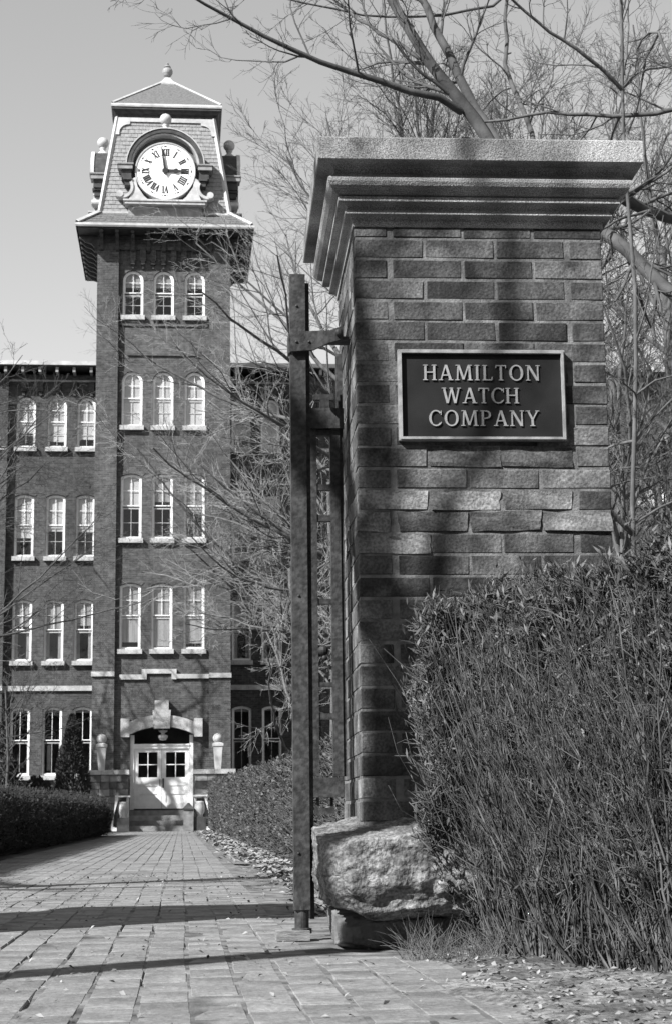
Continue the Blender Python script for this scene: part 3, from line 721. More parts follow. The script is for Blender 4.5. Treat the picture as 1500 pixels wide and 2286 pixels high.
# --- top cornice and cap roof
CH_ = 1.99
mb = MB(); mb.squares([(-.27, 25.42), (-.25, 25.42), (-.22, 25.55), (-.12, 25.60), (-.10, 25.66), (-.02, 25.72), (-.02, 25.80)], CX+.06, CYT, CH_, CH_); build(mb, 'top_cornice', M['dark'], bld, True)
mb = MB(); mb.squares([(-.05, 25.802), (.01, 25.802), (.02, 25.86), (.0, 25.93), (-.2, 25.935)], CX+.06, CYT, CH_, CH_); build(mb, 'cornice_edge', M['trim'], bld, True)
mb = MB(); mb.squares([(CH_-.03, 25.93), (.24, 27.50)], CX+.06, CYT, 0, 0); build(mb, 'cap_roof', M['slate_dark'], bld, True)
mb = MB()
for sx in (-1, 1):
    for sy in (-1, 1):
        mb = MB(); bar(mb, (CX+.06+sx*(CH_-.03), CYT+sy*(CH_-.03), 25.95), (CX+.06+sx*.24, CYT+sy*.24, 27.52), .05); build(mb, 'ridge_trim', M['trim'], bld, True)
mb = MB(); mb.squares([(.30, 27.40), (.31, 27.50), (.22, 27.60), (.12, 27.75), (.10, 27.80)], CX+.06, CYT, 0, 0); fb = build(mb, 'finial_base', M['trim'], bld, True)
mb = MB(); mb.lathe([(.10, 27.78), (.07, 27.83), (.14, 27.90), (.19, 28.0), (.20, 28.08), (.17, 28.17), (.10, 28.22), (.13, 28.25), (.10, 28.30), (.04, 28.34), (.06, 28.38), (.001, 28.46)], CX+.06, CYT, 16)
build(mb, 'finial', M['zinc'], fb)

# --- clock dormers (front with its dial; left and right in profile)
CZ, CR = 23.15, 1.10
def dormer(angle, dial):
    mt = Matrix.Translation((CX+.03, CYT, 0)) @ Matrix.Rotation(angle, 4, 'Z')
    YF = -(HT+.25)       # front plane, local
    def b(mb, name, m, parent=None, smooth=False):
        q = MB(); q.add([mt @ Vector(v) for v in mb.v], mb.f)
        return build(q, name, m, parent or root, parent is None and root is bld, smooth)
    root = bld
    mb = MB(); n = 28
    # barrel body behind the dial
    pts = [(CR*1.12*math.cos(a), CZ+.15+CR*1.12*math.sin(a)) for a in [math.pi*i/n for i in range(n+1)]]
    mb.prism(pts+[(-CR*1.12, CZ+.15), ], YF+.30, -1.75)
    mb.box(-1.22, 1.22, YF+.32, -1.75, CZ-1.1, CZ+.14)
    root = b(mb, 'clock_dormer', M['slate_dark'])
    # hood: arch ring and the two flat shoulders
    def ar(r_, nn=28): return [(r_*math.cos(a), CZ+.18+r_*math.sin(a)) for a in [math.pi*i/nn for i in range(nn+1)]]
    mb = MB(); mb.ring(ar(1.22), ar(1.36), YF-.10, YF+.6, closed=False); b(mb, 'arch_hood', M['dark'])
    mb = MB(); mb.ring(ar(1.15), ar(1.215), YF-.04, YF+.5, closed=False); mb.ring(ar(1.365), ar(1.40), YF-.13, YF+.0, closed=False); b(mb, 'arch_mould', M['trim'])
    for s_ in (-1, 1):
        mb = MB()
        xa, xb = sorted((s_*1.16, s_*1.66)); mb.box(xa, xb, YF-.10, YF+.6, CZ+.02, CZ+.175); mb.box(xa-.04, xb+.04, YF-.14, YF+.55, CZ+.18, CZ+.23)
        b(mb, 'shoulder', M['zinc'])
    for s_ in (-1, 1):
        mb = MB()
        xa, xb = sorted((s_*1.20, s_*1.55)); mb.box(xa, xb, YF+.0, YF+.5, CZ-.28, CZ+.01)
        xa, xb = sorted((s_*1.18, s_*1.50)); mb.box(xa, xb, YF-.04, YF+.45, CZ-.36, CZ-.29)
        xa, xb = sorted((s_*1.22, s_*1.44)); mb.box(xa, xb, YF+.03, YF+.4, CZ-.55, CZ-.37)
        b(mb, 'side_corbel', M['dark'])
    # scrolls sweeping out to the shelf
    for s_ in (-1, 1):
        mb = MB()
        A, B = [], []
        for i in range(15):
            a = -math.pi*.05-i*math.pi*.98/14
            cxx, czz = 1.50, CZ-.76; A.append((s_*(cxx+.40*math.cos(math.pi+a*-1)), czz+.40*math.sin(math.pi-a*-1*-1))) if False else None
            a2 = math.radians(150+i*11); A.append((s_*(1.52+.40*math.cos(a2)), CZ-.62+.42*math.sin(a2))); B.append((s_*(1.52+.30*math.cos(a2)), CZ-.62+.32*math.sin(a2)))
        mb.ring(A, B, YF-.02, YF+.3, closed=False)
        for k in range(12):
            a0, a1 = math.pi*k/6, math.pi*(k+1)/6
            mb.prism([(s_*1.60, CZ-.90), (s_*(1.60+.12*math.cos(a0)), CZ-.90+.12*math.sin(a0)), (s_*(1.60+.12*math.cos(a1)), CZ-.90+.12*math.sin(a1))], YF-.05, YF+.3)
        b(mb, 'scroll', M['trim'])
    for s_ in (-1, 1):
        mb = MB()
        mb.prism([(s_*1.05, CZ-.25), (s_*1.22, CZ-.35), (s_*1.13, CZ-.7), (s_*1.30, CZ-1.13), (s_*.55, CZ-1.13), (s_*.75, CZ-.95), (s_*.98, CZ-.6)], YF+.02, YF+.3)
        b(mb, 'spandrel', M['trim'])
    mb = MB(); mb.box(-1.42, 1.42, YF-.14, YF+.5, CZ-1.30, CZ-1.14); mb.box(-1.48, 1.48, YF-.18, YF+.5, CZ-1.20, CZ-1.139); b(mb, 'shelf', M['trim'])
    mb = MB(); mb.box(-1.30, 1.30, YF+.12, YF+.6, CZ-1.66, CZ-1.301); b(mb, 'apron', M['zinc'])
    mb = MB(); mb.lathe([(.24, 1.55), (.20, 1.62), (.10, 1.70), (.09, 1.76), (.13, 1.80), (.10, 1.84)], 0, YF+.25, 14, CZ+.0); mb.ball(0, YF+.25, CZ+2.03, .215, 18); b(mb, 'ball_finial', M['trim'], smooth=True)
    if not dial:
        mb = MB(); mb.box(-.9, .9, YF+.28, YF+.31, CZ-.9, CZ+.9); b(mb, 'blank_panel', M['dark']); return
    def disc(r_, y, n=64): return [(r_*math.cos(2*math.pi*i/n), CZ+r_*math.sin(2*math.pi*i/n)) for i in range(n)]
    mb = MB(); mb.prism(disc(1.04, 0), YF+.03, YF+.29); b(mb, 'clock_face', M['clock'])
    mb = MB(); mb.ring(disc(1.035, 0), disc(1.075, 0), YF+.0, YF+.29); b(mb, 'clock_bezel', M['trim'])
    mb = MB()
    for i in range(60):
        a = 2*math.pi*i/60; r0, r1, w2 = (.90, .945, .045) if i % 5 == 0 else (.905, .935, .016)
        c_, s_ = math.cos(a), math.sin(a)
        mb.prism([(c_*r0-s_*w2, CZ+s_*r0+c_*w2), (c_*r1-s_*w2, CZ+s_*r1+c_*w2), (c_*r1+s_*w2, CZ+s_*r1-c_*w2), (c_*r0+s_*w2, CZ+s_*r0-c_*w2)], YF+.022, YF+.035)
    tag(b(mb, 'minute_track', M['black']), kind='stuff')
    NUM = ['XII', 'I', 'II', 'III', 'IIII', 'V', 'VI', 'VII', 'VIII', 'IX', 'X', 'XI']
    for h_, nm in enumerate(NUM):
        mb = MB(); th = math.pi/2-2*math.pi*h_/12; rc, H_ = .70, .27
        wd = {'I': .075, 'V': .15, 'X': .15}; tot = sum(wd[c_] for c_ in nm); x = -tot/2; polys = []
        for c_ in nm:
            if c_ == 'I': polys.append([(x+.012, 0), (x+.063, 0), (x+.063, 1), (x+.012, 1)]); polys += [[(x, 0), (x+.075, 0), (x+.075, .07), (x, .07)], [(x, .93), (x+.075, .93), (x+.075, 1), (x, 1)]]
            elif c_ == 'V': polys += [[(x+.0, 1), (x+.06, 1), (x+.095, 0), (x+.055, 0)], [(x+.12, 1), (x+.145, 1), (x+.088, 0), (x+.062, 0)]]
            else: polys += [[(x+.0, 1), (x+.06, 1), (x+.15, 0), (x+.09, 0)], [(x+.115, 1), (x+.145, 1), (x+.035, 0), (x+.005, 0)]]
            x += wd[c_]
        for qi, P_ in enumerate(polys):
            out = []
            for (lx, ly) in P_:
                rr_ = rc-H_/2+ly*H_; tx, tz = lx, rr_
                out.append((tx*math.sin(th)+tz*math.cos(th), CZ-tx*math.cos(th)+tz*math.sin(th)))
            mb.prism(out, YF+.021-.0004*qi, YF+.035)
        b(mb, 'numeral', M['black'])
    def hand(name, deg, pts, y):
        th = math.radians(90-deg); mb = MB()
        mb.prism([(p[0]*math.sin(th)+p[1]*math.cos(th), CZ-p[0]*math.cos(th)+p[1]*math.sin(th)) for p in pts], y-.012, y); b(mb, name, M['black'])
    hw = [(-.045, -.12), (.045, -.12), (.05, .1), (.045, .32), (.085, .42), (.03, .52), (.028, .82), (-.028, .82), (-.03, .52), (-.085, .42), (-.045, .32), (-.05, .1)]
    hand('hour_hand', 90, [(p[0]*1.15, p[1]*.92) for p in hw], YF-.01)
    hand('minute_hand', -9, [(-.04, -.16), (.04, -.16), (.045, .1), (.032, .5), (.012, .92), (-.012, .92), (-.032, .5), (-.045, .1)], YF-.03)
    mb = MB(); mb.prism([(.10*math.cos(2*math.pi*i/20), CZ+.10*math.sin(2*math.pi*i/20)) for i in range(20)], YF-.05, YF+.03); b(mb, 'hub', M['black'])
dormer(0, True); dormer(-math.pi/2, False); dormer(math.pi/2, False)

# --- entrance
mb = MB()
AR = outline(2.12, .7, 3.46, 'seg')
def arch_pts(w_, ztop, rise, n=10):
    R_ = (w_*w_/4+rise*rise)/(2*rise); zc = ztop-R_; a0 = math.acos(w_/2/R_)
    return [(-.66+R_*math.cos(a), zc+R_*math.sin(a)) for a in [a0+(math.pi-2*a0)*i/n for i in range(n+1)]]
A = arch_pts(2.16, 3.47, .26, 8); B = arch_pts(2.30, 3.86, .26, 8)
for i in range(8):
    if i in (3, 4): continue
    mb = MB(); e = .004
    mb.prism([A[i], A[i+1], B[i+1], B[i]], YP-.10-.004*(i % 2), YW+.1); build(mb, 'voussoir', M['stone'], bld, True)
for xa, xb in ((-2.04, -1.745), (.425, .71)):
    mb = MB(); mb.box(xa, xb, YP-.11, YW+.05, 3.12, 3.74); build(mb, 'label_stop', M['stone'], bld, True)
mb = MB(); mb.prism([(-.93, 3.40), (-.39, 3.40), (-.36, 4.02), (-.43, 4.02), (-.43, 4.34), (-.90, 4.34), (-.90, 4.02), (-.97, 4.02)], YP-.16, YW+.1); build(mb, 'keystone', M['stone'], bld, True)
YD = YW+.12
mb = MB()
mb.box(-1.72, -1.585, YD-.04, YD+.12, .70, 3.2); mb.box(.275, .40, YD-.04, YD+.12, .70, 3.2); mb.box(-1.584, .274, YD-.05, YD+.12, 2.74, 2.90)
mb.box(-1.584, .274, YD-.08, YD-.03, 2.84, 2.88)
ent = build(mb, 'door_frame', M['white'], bld, True)
mb = MB(); pts = [(p[0]-.66+.0, p[1]) for p in outline(1.95, 2.9, 3.42, 'seg')]; mb.prism(pts, YD+.04, YD+.045); build(mb, 'transom_pane', GLASS, ent)
mb = MB(); mb.box(-1.75, .45, YD+.9, YD+.95, .7, 3.5); mb.box(-1.75, .45, YD+.1, YD+.94, .66, .70); build(mb, 'vestibule', M['inside'], bld, True)
def leaf_door(x0_, x1_):
    mb = MB(); z0_, z1_ = .735, 2.735; y0, y1 = YD, YD+.05; sw = .14; gz0, gz1 = 1.78, 2.62
    mb.box(x0_, x0_+sw, y0, y1, z0_, z1_); mb.box(x1_-sw, x1_, y0, y1, z0_, z1_); mb.box(x0_+sw, x1_-sw, y0, y1, gz1, z1_)
    for za, zb in ((z0_, .93), (1.22, 1.30), (1.50, 1.78)): mb.box(x0_+sw, x1_-sw, y0, y1, za, zb)
    mb.box(x0_+sw, x1_-sw, y0+.022, y1-.005, .93, 1.5)
    xm = (x0_+x1_)/2; mb.box(xm-.015, xm+.015, y0+.004, y1, gz0, gz1); mb.box(x0_+sw, xm-.015, y0+.004, y1, 2.19, 2.22); mb.box(xm+.015, x1_-sw, y0+.004, y1, 2.19, 2.22)
    d = build(mb, 'door', M['white'], bld, True)
    mb = MB(); mb.box(x0_+sw, x1_-sw, y0+.028, y0+.031, gz0, gz1); build(mb, 'pane', GLASS, d)
    return d
d1 = leaf_door(-1.58, -.662); d2 = leaf_door(-.652, .27)
mb = MB(); mb.box(-.63, -.58, YD-.06, YD-.03, 1.42, 1.74); mb.box(-.615, -.595, YD-.031, YD+.001, 1.45, 1.48); mb.box(-.615, -.595, YD-.031, YD+.001, 1.68, 1.71); build(mb, 'pull_handle', M['black'], d2)
mb = MB(); mb.box(-.74, -.70, YD-.02, YD, 1.5, 1.72); build(mb, 'lock_plate', M['zinc'], d1)
mb = MB(); mb.lathe([(.02, 3.46), (.02, 3.36), (.16, 3.34), (.13, 3.30), (.06, 3.26), (.06, 3.22), (.17, 3.18), (.16, 3.10), (.10, 3.02), (.001, 3.0)], -.62, YW+.0, 16)
tag(build(mb, 'porch_lamp', M['trim']), 'round white porch lamp hanging under the keystone above the double doors', 'lamp')
# steps and terrace walls
st = empty('entrance_steps', (-.66, 57, 0), label='stone steps climbing to the white double doors', cat='steps')
for i in range(4):
    mb = MB(); mb.box(-1.70, .42, 57.15+.42*i, 59.3 if i == 3 else 57.15+.42*(i+1)+.03, .172*i-.02 if i else -.05, .172*(i+1)-.003*i); build(mb, 'step', M['rubble'], st, True).color = [(1.5,)*3+(1,), (1.2,)*3+(1,), (1.6,)*3+(1,), (1.3,)*3+(1,)][i]
for s_, xa, xb in ((-1, -3.02, -1.72), (1, .44, 1.74)):
    tw = empty('terrace_wall', ((xa+xb)/2, 57.2, 0), label='low rubble stone terrace wall %s of the entrance doors' % ('left' if s_ < 0 else 'right'), cat='wall')
    mb = MB(); mb.box(xa+.03, xb-.03, 57.23, 58.94, 0, 1.83); build(mb, 'mortar', M['mortar'], tw, True)
    mb = MB(); mb.box(xa-.05, (xa+xb)/2-.003, 57.13, 58.93, 1.832, 1.98); mb.box((xa+xb)/2+.003, xb+.03, 57.13, 58.93, 1.832, 1.985); build(mb, 'coping', M['stone'], tw, True)
    z = .0
    for r_ in range(8):
        h = .228; x = xa
        while x < xb-.05:
            w2 = random.uniform(.22, .45); x2 = min(x+w2, xb)
            mb = MB(); j = lambda: random.uniform(-.012, .012)
            yy = 57.19+random.uniform(-.02, .015)
            mb.add([(x+.01+j(), yy+j(), z+.01), (x2-.01+j(), yy+j(), z+.01), (x2-.01, yy+.25, z+.01), (x+.01, yy+.25, z+.01), (x+.01+j(), yy+j(), z+h-.012), (x2-.01+j(), yy+j(), z+h-.012), (x2-.01, yy+.25, z+h-.012), (x+.01, yy+.25, z+h-.012)],
                   [(3, 2, 1, 0), (4, 5, 6, 7), (0, 1, 5, 4), (1, 2, 6, 5), (2, 3, 7, 6), (3, 0, 4, 7)])
            sh = random.uniform(.6, 1.7); build(mb, 'stone', M['rubble'], tw, True).color = (sh, sh, sh, 1); x = x2
        z += h
    xp = -2.60 if s_ < 0 else 1.20
    mb = MB(); mb.squares([(.10, 1.985), (.14, 2.6), (.15, 2.70), (.18, 2.74), (.18, 2.82), (.10, 2.86)], xp, 57.5, 0, 0)
    lp = build(mb, 'ball_post', M['trim']); tag(lp, 'pale stone ball-topped post on the terrace wall %s of the doors' % ('left' if s_ < 0 else 'right'), 'post', 'ball posts flanking the entrance')
    mb = MB(); mb.ball(xp, 57.5, 3.0, .165, 16); build(mb, 'ball', M['trim'], lp, smooth=True)
    # white scroll-legged bench ends by the foot of the steps
    xs = -1.88 if s_ < 0 else .62
    be = MB(); q = s_
    be.box(xs-.24, xs+.24, 56.75, 57.1, 1.10, 1.15)
    be.prism([(xs+q*.14, 1.02), (xs+q*.24, 1.02), (xs+q*.29, .30), (xs+q*.30, .16), (xs+q*.10, .10), (xs+q*.10, .02), (xs+q*.36, .02), (xs+q*.36, .22)], 56.8, 56.9)
    be.prism([(xs+q*.14, 1.02), (xs+q*.24, 1.02), (xs+q*.24, 1.10), (xs+q*.14, 1.10)], 56.8, 56.9)
    be.box(xs-.20, xs-.12, 57.0, 57.08, 0, 1.1) if s_ > 0 else be.box(xs+.12, xs+.20, 57.0, 57.08, 0, 1.1)
    tag(build(be, 'side_table', M['white']), 'white table with a slanting scroll leg standing %s of the entrance steps' % ('left' if s_ < 0 else 'right'), 'table', 'white tables at the foot of the steps')
    ur = MB(); ur.lathe([(.12, .45), (.10, .5), (.16, .6), (.17, .78), (.15, .90), (.17, .95), (.12, .95), (.10, .7), (.001, .68)], xs-q*.02, 56.95, 14); uo = build(ur, 'urn', M['trim'], smooth=True)
    tag(uo, 'pale urn on a dark block under the white table %s of the steps' % ('left' if s_ < 0 else 'right'), 'urn', 'urns at the foot of the steps')
    mb = MB(); mb.box(xs-q*.02-.2, xs-q*.02+.2, 56.78, 57.1, 0, .449); build(mb, 'base_block', M['dark'], uo)
mb = MB(); mb.box(.08, .40, 56.7, 57.0, 0, .68); bo = build(mb, 'box_bin', M['rubble']); bo.color = (1.2, 1.2, 1.2, 1)
tag(bo, 'square grey box with a dark pointed lid at the right end of the steps', 'bin')
mb = MB(); mb.squares([(.19, .681), (.19, .72), (.02, .90)], .24, 56.85, 0, 0); build(mb, 'lid', M['dark'], bo)

# --- wings
YV = 62.55
WZ = [(13.83, 15.76, 'round'), (9.78, 12.1, 'seg'), (5.99, 8.24, 'seg'), (1.93, 4.38, 'seg')]
def wing(s_):
    m_ = lambda x: x if s_ < 0 else 2*CX-x
    inner = CX+s_*HT
    cols = [-3.52, -4.60, -5.73, -7.9, -9.0, -10.1]
    def box(mb, xa, xb, *r_): xa, xb = sorted((m_(xa), m_(xb))); mb.box(xa, xb, *r_)
    mb = MB(); xa, xb = sorted((m_(-6.36), m_(-3.02)))
    facade(mb, xa, xb, 0, 16.6, YV, .4, [(m_(c), .70, [(b, t, k) for (b, t, k) in WZ]) for c in cols[:3]])
    xa, xb = sorted((m_(-6.37), m_(-10.8)))
    facade(mb, xa, xb, 0, 16.6, YV+.001, .4, [(m_(c), .70, [(b, t, k) for (b, t, k) in WZ]) for c in cols[3:]])
    box(mb, -10.8, -24, YV, YV+.4, 0, 16.6); build(mb, 'wing_wall', M['wing'], bld, True)
    for xq in (-6.36, -10.8):
        mb = MB(); box(mb, xq, xq-.75, YV-.22, YV-.002, 0, 16.6); build(mb, 'pier', M['wing'], bld, True)
    mb = MB()
    box(mb, -24, -3.0, YV+.9, YV+1.0, 0, 16.6); box(mb, -24, -3.0, YV+.42, YV+12, 16.61, 16.75)
    for z in (5.1, 9.2, 13.1): box(mb, -24, -3.0, YV+.41, YV+.89, z, z+.1)
    build(mb, 'floors', M['inside'], bld, True)
    mb = MB(); box(mb, -24, -23.6, YV+.4, YV+12, 0, 16.6); box(mb, -23.6, -3, YV+11.6, YV+12, 0, 16.6); build(mb, 'end_wall', M['wing'], bld, True)
    mb = MB(); box(mb, -24.4, -3.03, YV-.68, YV+12, 16.76, 16.80); build(mb, 'wing_soffit', M['dark'], bld, True)
    mb = MB(); box(mb, -24.4, -3.03, YV-.74, YV-.60, 16.80, 16.95); box(mb, -24.4, -3.03, YV-.60, YV+12, 16.84, 16.93); build(mb, 'wing_gutter', M['trim'], bld, True)
    mb = MB(); box(mb, -24, -3.03, YV-.06, YV-.003, 16.33, 16.40); build(mb, 'frieze_band', M['zinc'], bld, True)
    for i in range(12):
        x = -3.35-i*.62
        mb = MB(); box(mb, x-.05, x+.05, YV-.62, YV, 16.56, 16.755); build(mb, 'rafter_end', M['zinc'], bld, True)
        mb = MB(); box(mb, x-.09, x+.09, YV-.14, YV, 15.95, 16.32); box(mb, x-.05, x+.05, YV-.08, YV, 15.8, 15.949); build(mb, 'corbel', M['wing'], bld, True)
    mb = MB(); box(mb, -6.35, -3.03, YV-.08, YV+.1, 4.95, 5.13); box(mb, -7.11, -6.351, YV-.30, YV-.1, 4.95, 5.13); box(mb, -24, -7.115, YV-.08, YV+.1, 4.95, 5.13)
    box(mb, -7.11, -6.35, YV-.30, YV-.1, 13.7, 13.83); build(mb, 'string_course', M['stone'], bld, True)
    BL = {0: [(.72, 'blind'), (.96, 'blind'), (.88, 'blind')], 1: [(.66, 'blind'), (.66, 'blind'), (.66, 'blind')], 2: [(.45, 'curtain'), (.5, 'curtain'), (.45, 'curtain')], 3: [(.1, 'curtain')]*3}
    for ci, c in enumerate(cols):
        for ri, (b, t, k) in enumerate(WZ):
            bl_ = BL[ri][(2-ci) % 3]; bl_ = (min(.97, bl_[0]*random.uniform(.9, 1.12)), bl_[1])
            window(m_(c), YV, b, t, .70, k, bl_[0], bl_[1], (2, 2) if ri < 2 else (2, 0) if ri == 2 else (1, 1), curtain=.25 if ri == 2 else 0)
    for c in cols:
        for (b, t, k) in WZ:
            mb = MB(); A = [(m_(c)+p[0], p[1]) for p in outline(.72, b, t+.01, k)[2:]]; B = [(m_(c)+p[0], p[1]) for p in outline(.94, b, t+.11, k)[2:]]
            mb.ring(A, B, YV-.014, YV+.05, closed=False); build(mb, 'brick_arch', M['wing'], bld, True)
wing(-1); wing(1)

# ------------------------------------------------------------------ the brick house behind the trees on the right
hs = empty('house', (14, 46, 0), label='dark gabled brick house half hidden by bare trees right of the pillar', cat='house')
h0 = at(1362, 985, 45); h1 = at(1455, 1070, 45)
mb = MB(); facade(mb, h0.x+.1, h0.x+9, 0, h0.z-.25, 45, .3, [(h1.x, .75, [(h1.z-.65, h1.z+.65, 'seg'), (4.2, 5.6, 'seg')]), (h1.x+2.4, .75, [(h1.z-.65, h1.z+.65, 'seg'), (4.2, 5.6, 'seg')])])
mb.box(h0.x+.1, h0.x+.4, 45.3, 54, 0, h0.z-.25); mb.box(h0.x+.4, h0.x+9, 53.7, 54, 0, h0.z-.25); mb.box(h0.x+8.7, h0.x+9, 45.3, 53.7, 0, h0.z-.25)
build(mb, 'wall', M['wing'], hs, True)
mb = MB(); mb.box(h0.x-.25, h0.x+9.5, 44.5, 54.5, h0.z-.249, h0.z-.02); mb.squares([(4.8, h0.z-.019), (1.5, h0.z+1.0)], h0.x+4.6, 49.5, 0, 0); build(mb, 'roof', M['dark'], hs, True)
mb = MB(); mb.box(h0.x-.3, h0.x+9.55, 44.42, 44.49, h0.z-.10, h0.z+.0); build(mb, 'gutter', M['zinc'], hs, True)
for hx in (h1.x, h1.x+2.4):
    for zz in (h1.z-.65, 4.2): window(hx, 45, zz, zz+(1.3 if zz > 6 else 1.4), .75, 'seg', .9, 'blind', (2, 2), parent=hs)

# unseen terrace added behind the camera to block low skylight on the pillar
row = empty('sky_blocking_row', (-2, -13.2, 0), label='unseen brick row house added across the street to block low skylight', cat='house')
cols_ = [(-36+3.1*i, .95, [(1.0, 2.9, 'seg'), (4.3, 6.1, 'seg'), (7.4, 9.0, 'seg')]) for i in range(23)]
mb = MB(); facade(mb, -38, 34, 0, 10.4, -13.5, .3, cols_); mb.box(-38, 34, -22, -14.4, 0, 10.4); build(mb, 'wall', M['wing'], row, True)
mb = MB(); mb.box(-38.4, 34.4, -22.4, -12.9, 10.401, 10.75); build(mb, 'roof', M['dark'], row, True)
gw = MB()
for (cx_, w_, ops) in cols_:
    for (b_, t_, k_) in ops: gw.box(cx_-.44, cx_+.44, -13.42, -13.40, b_+.04, t_-.02)
tag(build(gw, 'panes', M['black'], row, True), kind='stuff')

# ------------------------------------------------------------------ hedges along the path
def hedge_mass(name, label, x0_, x1_, y0_, y1_, zh, n, m, leafm, seed, rise=0):
    rg = np.random.default_rng(seed)
    root = empty(name, ((x0_+x1_)/2, (y0_+y1_)/2, 0), label=label, cat='hedge')
    mb = MB(); 
    nx = 60; ys = np.linspace(y0_+.12, y1_-.12, nx)
    for a_, b_ in zip(ys[:-1], ys[1:]): mb.box(x0_+.12, x1_-.12, a_, b_, .0, (zh-.12)*(1+rise*max(0, a_-13)))
    build(mb, 'dark_core', M['evergreen'], root, True)  # solid dark box in place of separate inner stems
    # surface twigs, denser near
    u_ = rg.random(n); y = y0_*((y1_/y0_)**u_)
    face = rg.random(n); P0 = np.zeros((n, 3)); P0[:, 1] = y
    side = face < .55; top = (face >= .55) & (face < .9); end = face >= .9
    P0[:, 0] = rg.uniform(x0_, x1_, n); P0[:, 2] = rg.uniform(.02, zh, n)
    nearx = x0_ if abs(x0_) < abs(x1_) else x1_; inn = 1 if nearx == x0_ else -1
    P0[side, 0] = nearx+inn*rg.uniform(.0, .14, side.sum()); P0[top, 2] = zh-rg.uniform(0, .16, top.sum())
    P0[end, 1] = y0_+rg.uniform(0, .15, end.sum())
    wob = np.array([noise.noise(Vector((a*.8, b_*2.5, 0)))*.05+noise.noise(Vector((a*2.7, b_*6, 4)))*.05 for a, b_ in P0[:, 1:3]])
    P0[:, 0] += wob*side*-inn; P0[:, 2] += top*np.array([noise.noise(Vector((a*.9, 7, 0)))*.06 for a in P0[:, 1]])
    D = norm(np.stack([rg.normal(0, .35, n)-inn*.35*side, rg.normal(0, .35, n)-.3*end, rg.uniform(.2, 1.2, n)], 1))
    L = rg.uniform(.05, .13, n)*(1+y/60); K = 3; pts = [P0]
    for k in range(K-1): D = norm(D+rg.normal(0, .22, (n, 3))); pts.append(pts[-1]+D*(L/(K-1))[:, None])
    P = np.stack(pts, 1); P[:, :, 2] = np.maximum(P[:, :, 2], .01)*(1+rise*np.clip(P[:, :, 1]-13, 0, 99))
    R = (.0022+.00016*y)[:, None]*np.array([1, .8, .5])[None]
    V, F = tubes(P, R, 3); tag(link('twigs', np_mesh('twigs', V, F, m), root, True), kind='stuff')
    # small leaves
    nl = n//2; i = rg.integers(0, n, nl); c = P[i, rg.integers(1, 3, nl)]+rg.normal(0, .01, (nl, 3)); s_ = (.006+.0003*c[:, 1])[:, None]*rg.uniform(.6, 1.4, (nl, 1))
    a = norm(rg.normal(size=(nl, 3))); b_ = norm(np.cross(a, rg.normal(size=(nl, 3))))
    V = np.stack([c-a*s_*1.6, c+b_*s_, c+a*s_*1.6, c-b_*s_], 1).reshape(-1, 3); F = np.arange(nl*4).reshape(-1, 4)
    tag(link('leaves', np_mesh('leaves', V, F, leafm), root, True), kind='stuff')
    return root
hedge_mass('hedge', 'clipped twiggy hedge lit by the sun along the right edge of the path', .90, 1.75, 8.6, 52, .76, 110000, M['hedge'], M['hedgeleaf'], 1, .016)
hedge_mass('hedge', 'dark shaded hedge along the left edge of the path', -2.75, -1.80, 11.5, 43, .60, 50000, M['hedgeshade'], M['evergreen'], 2, .008)

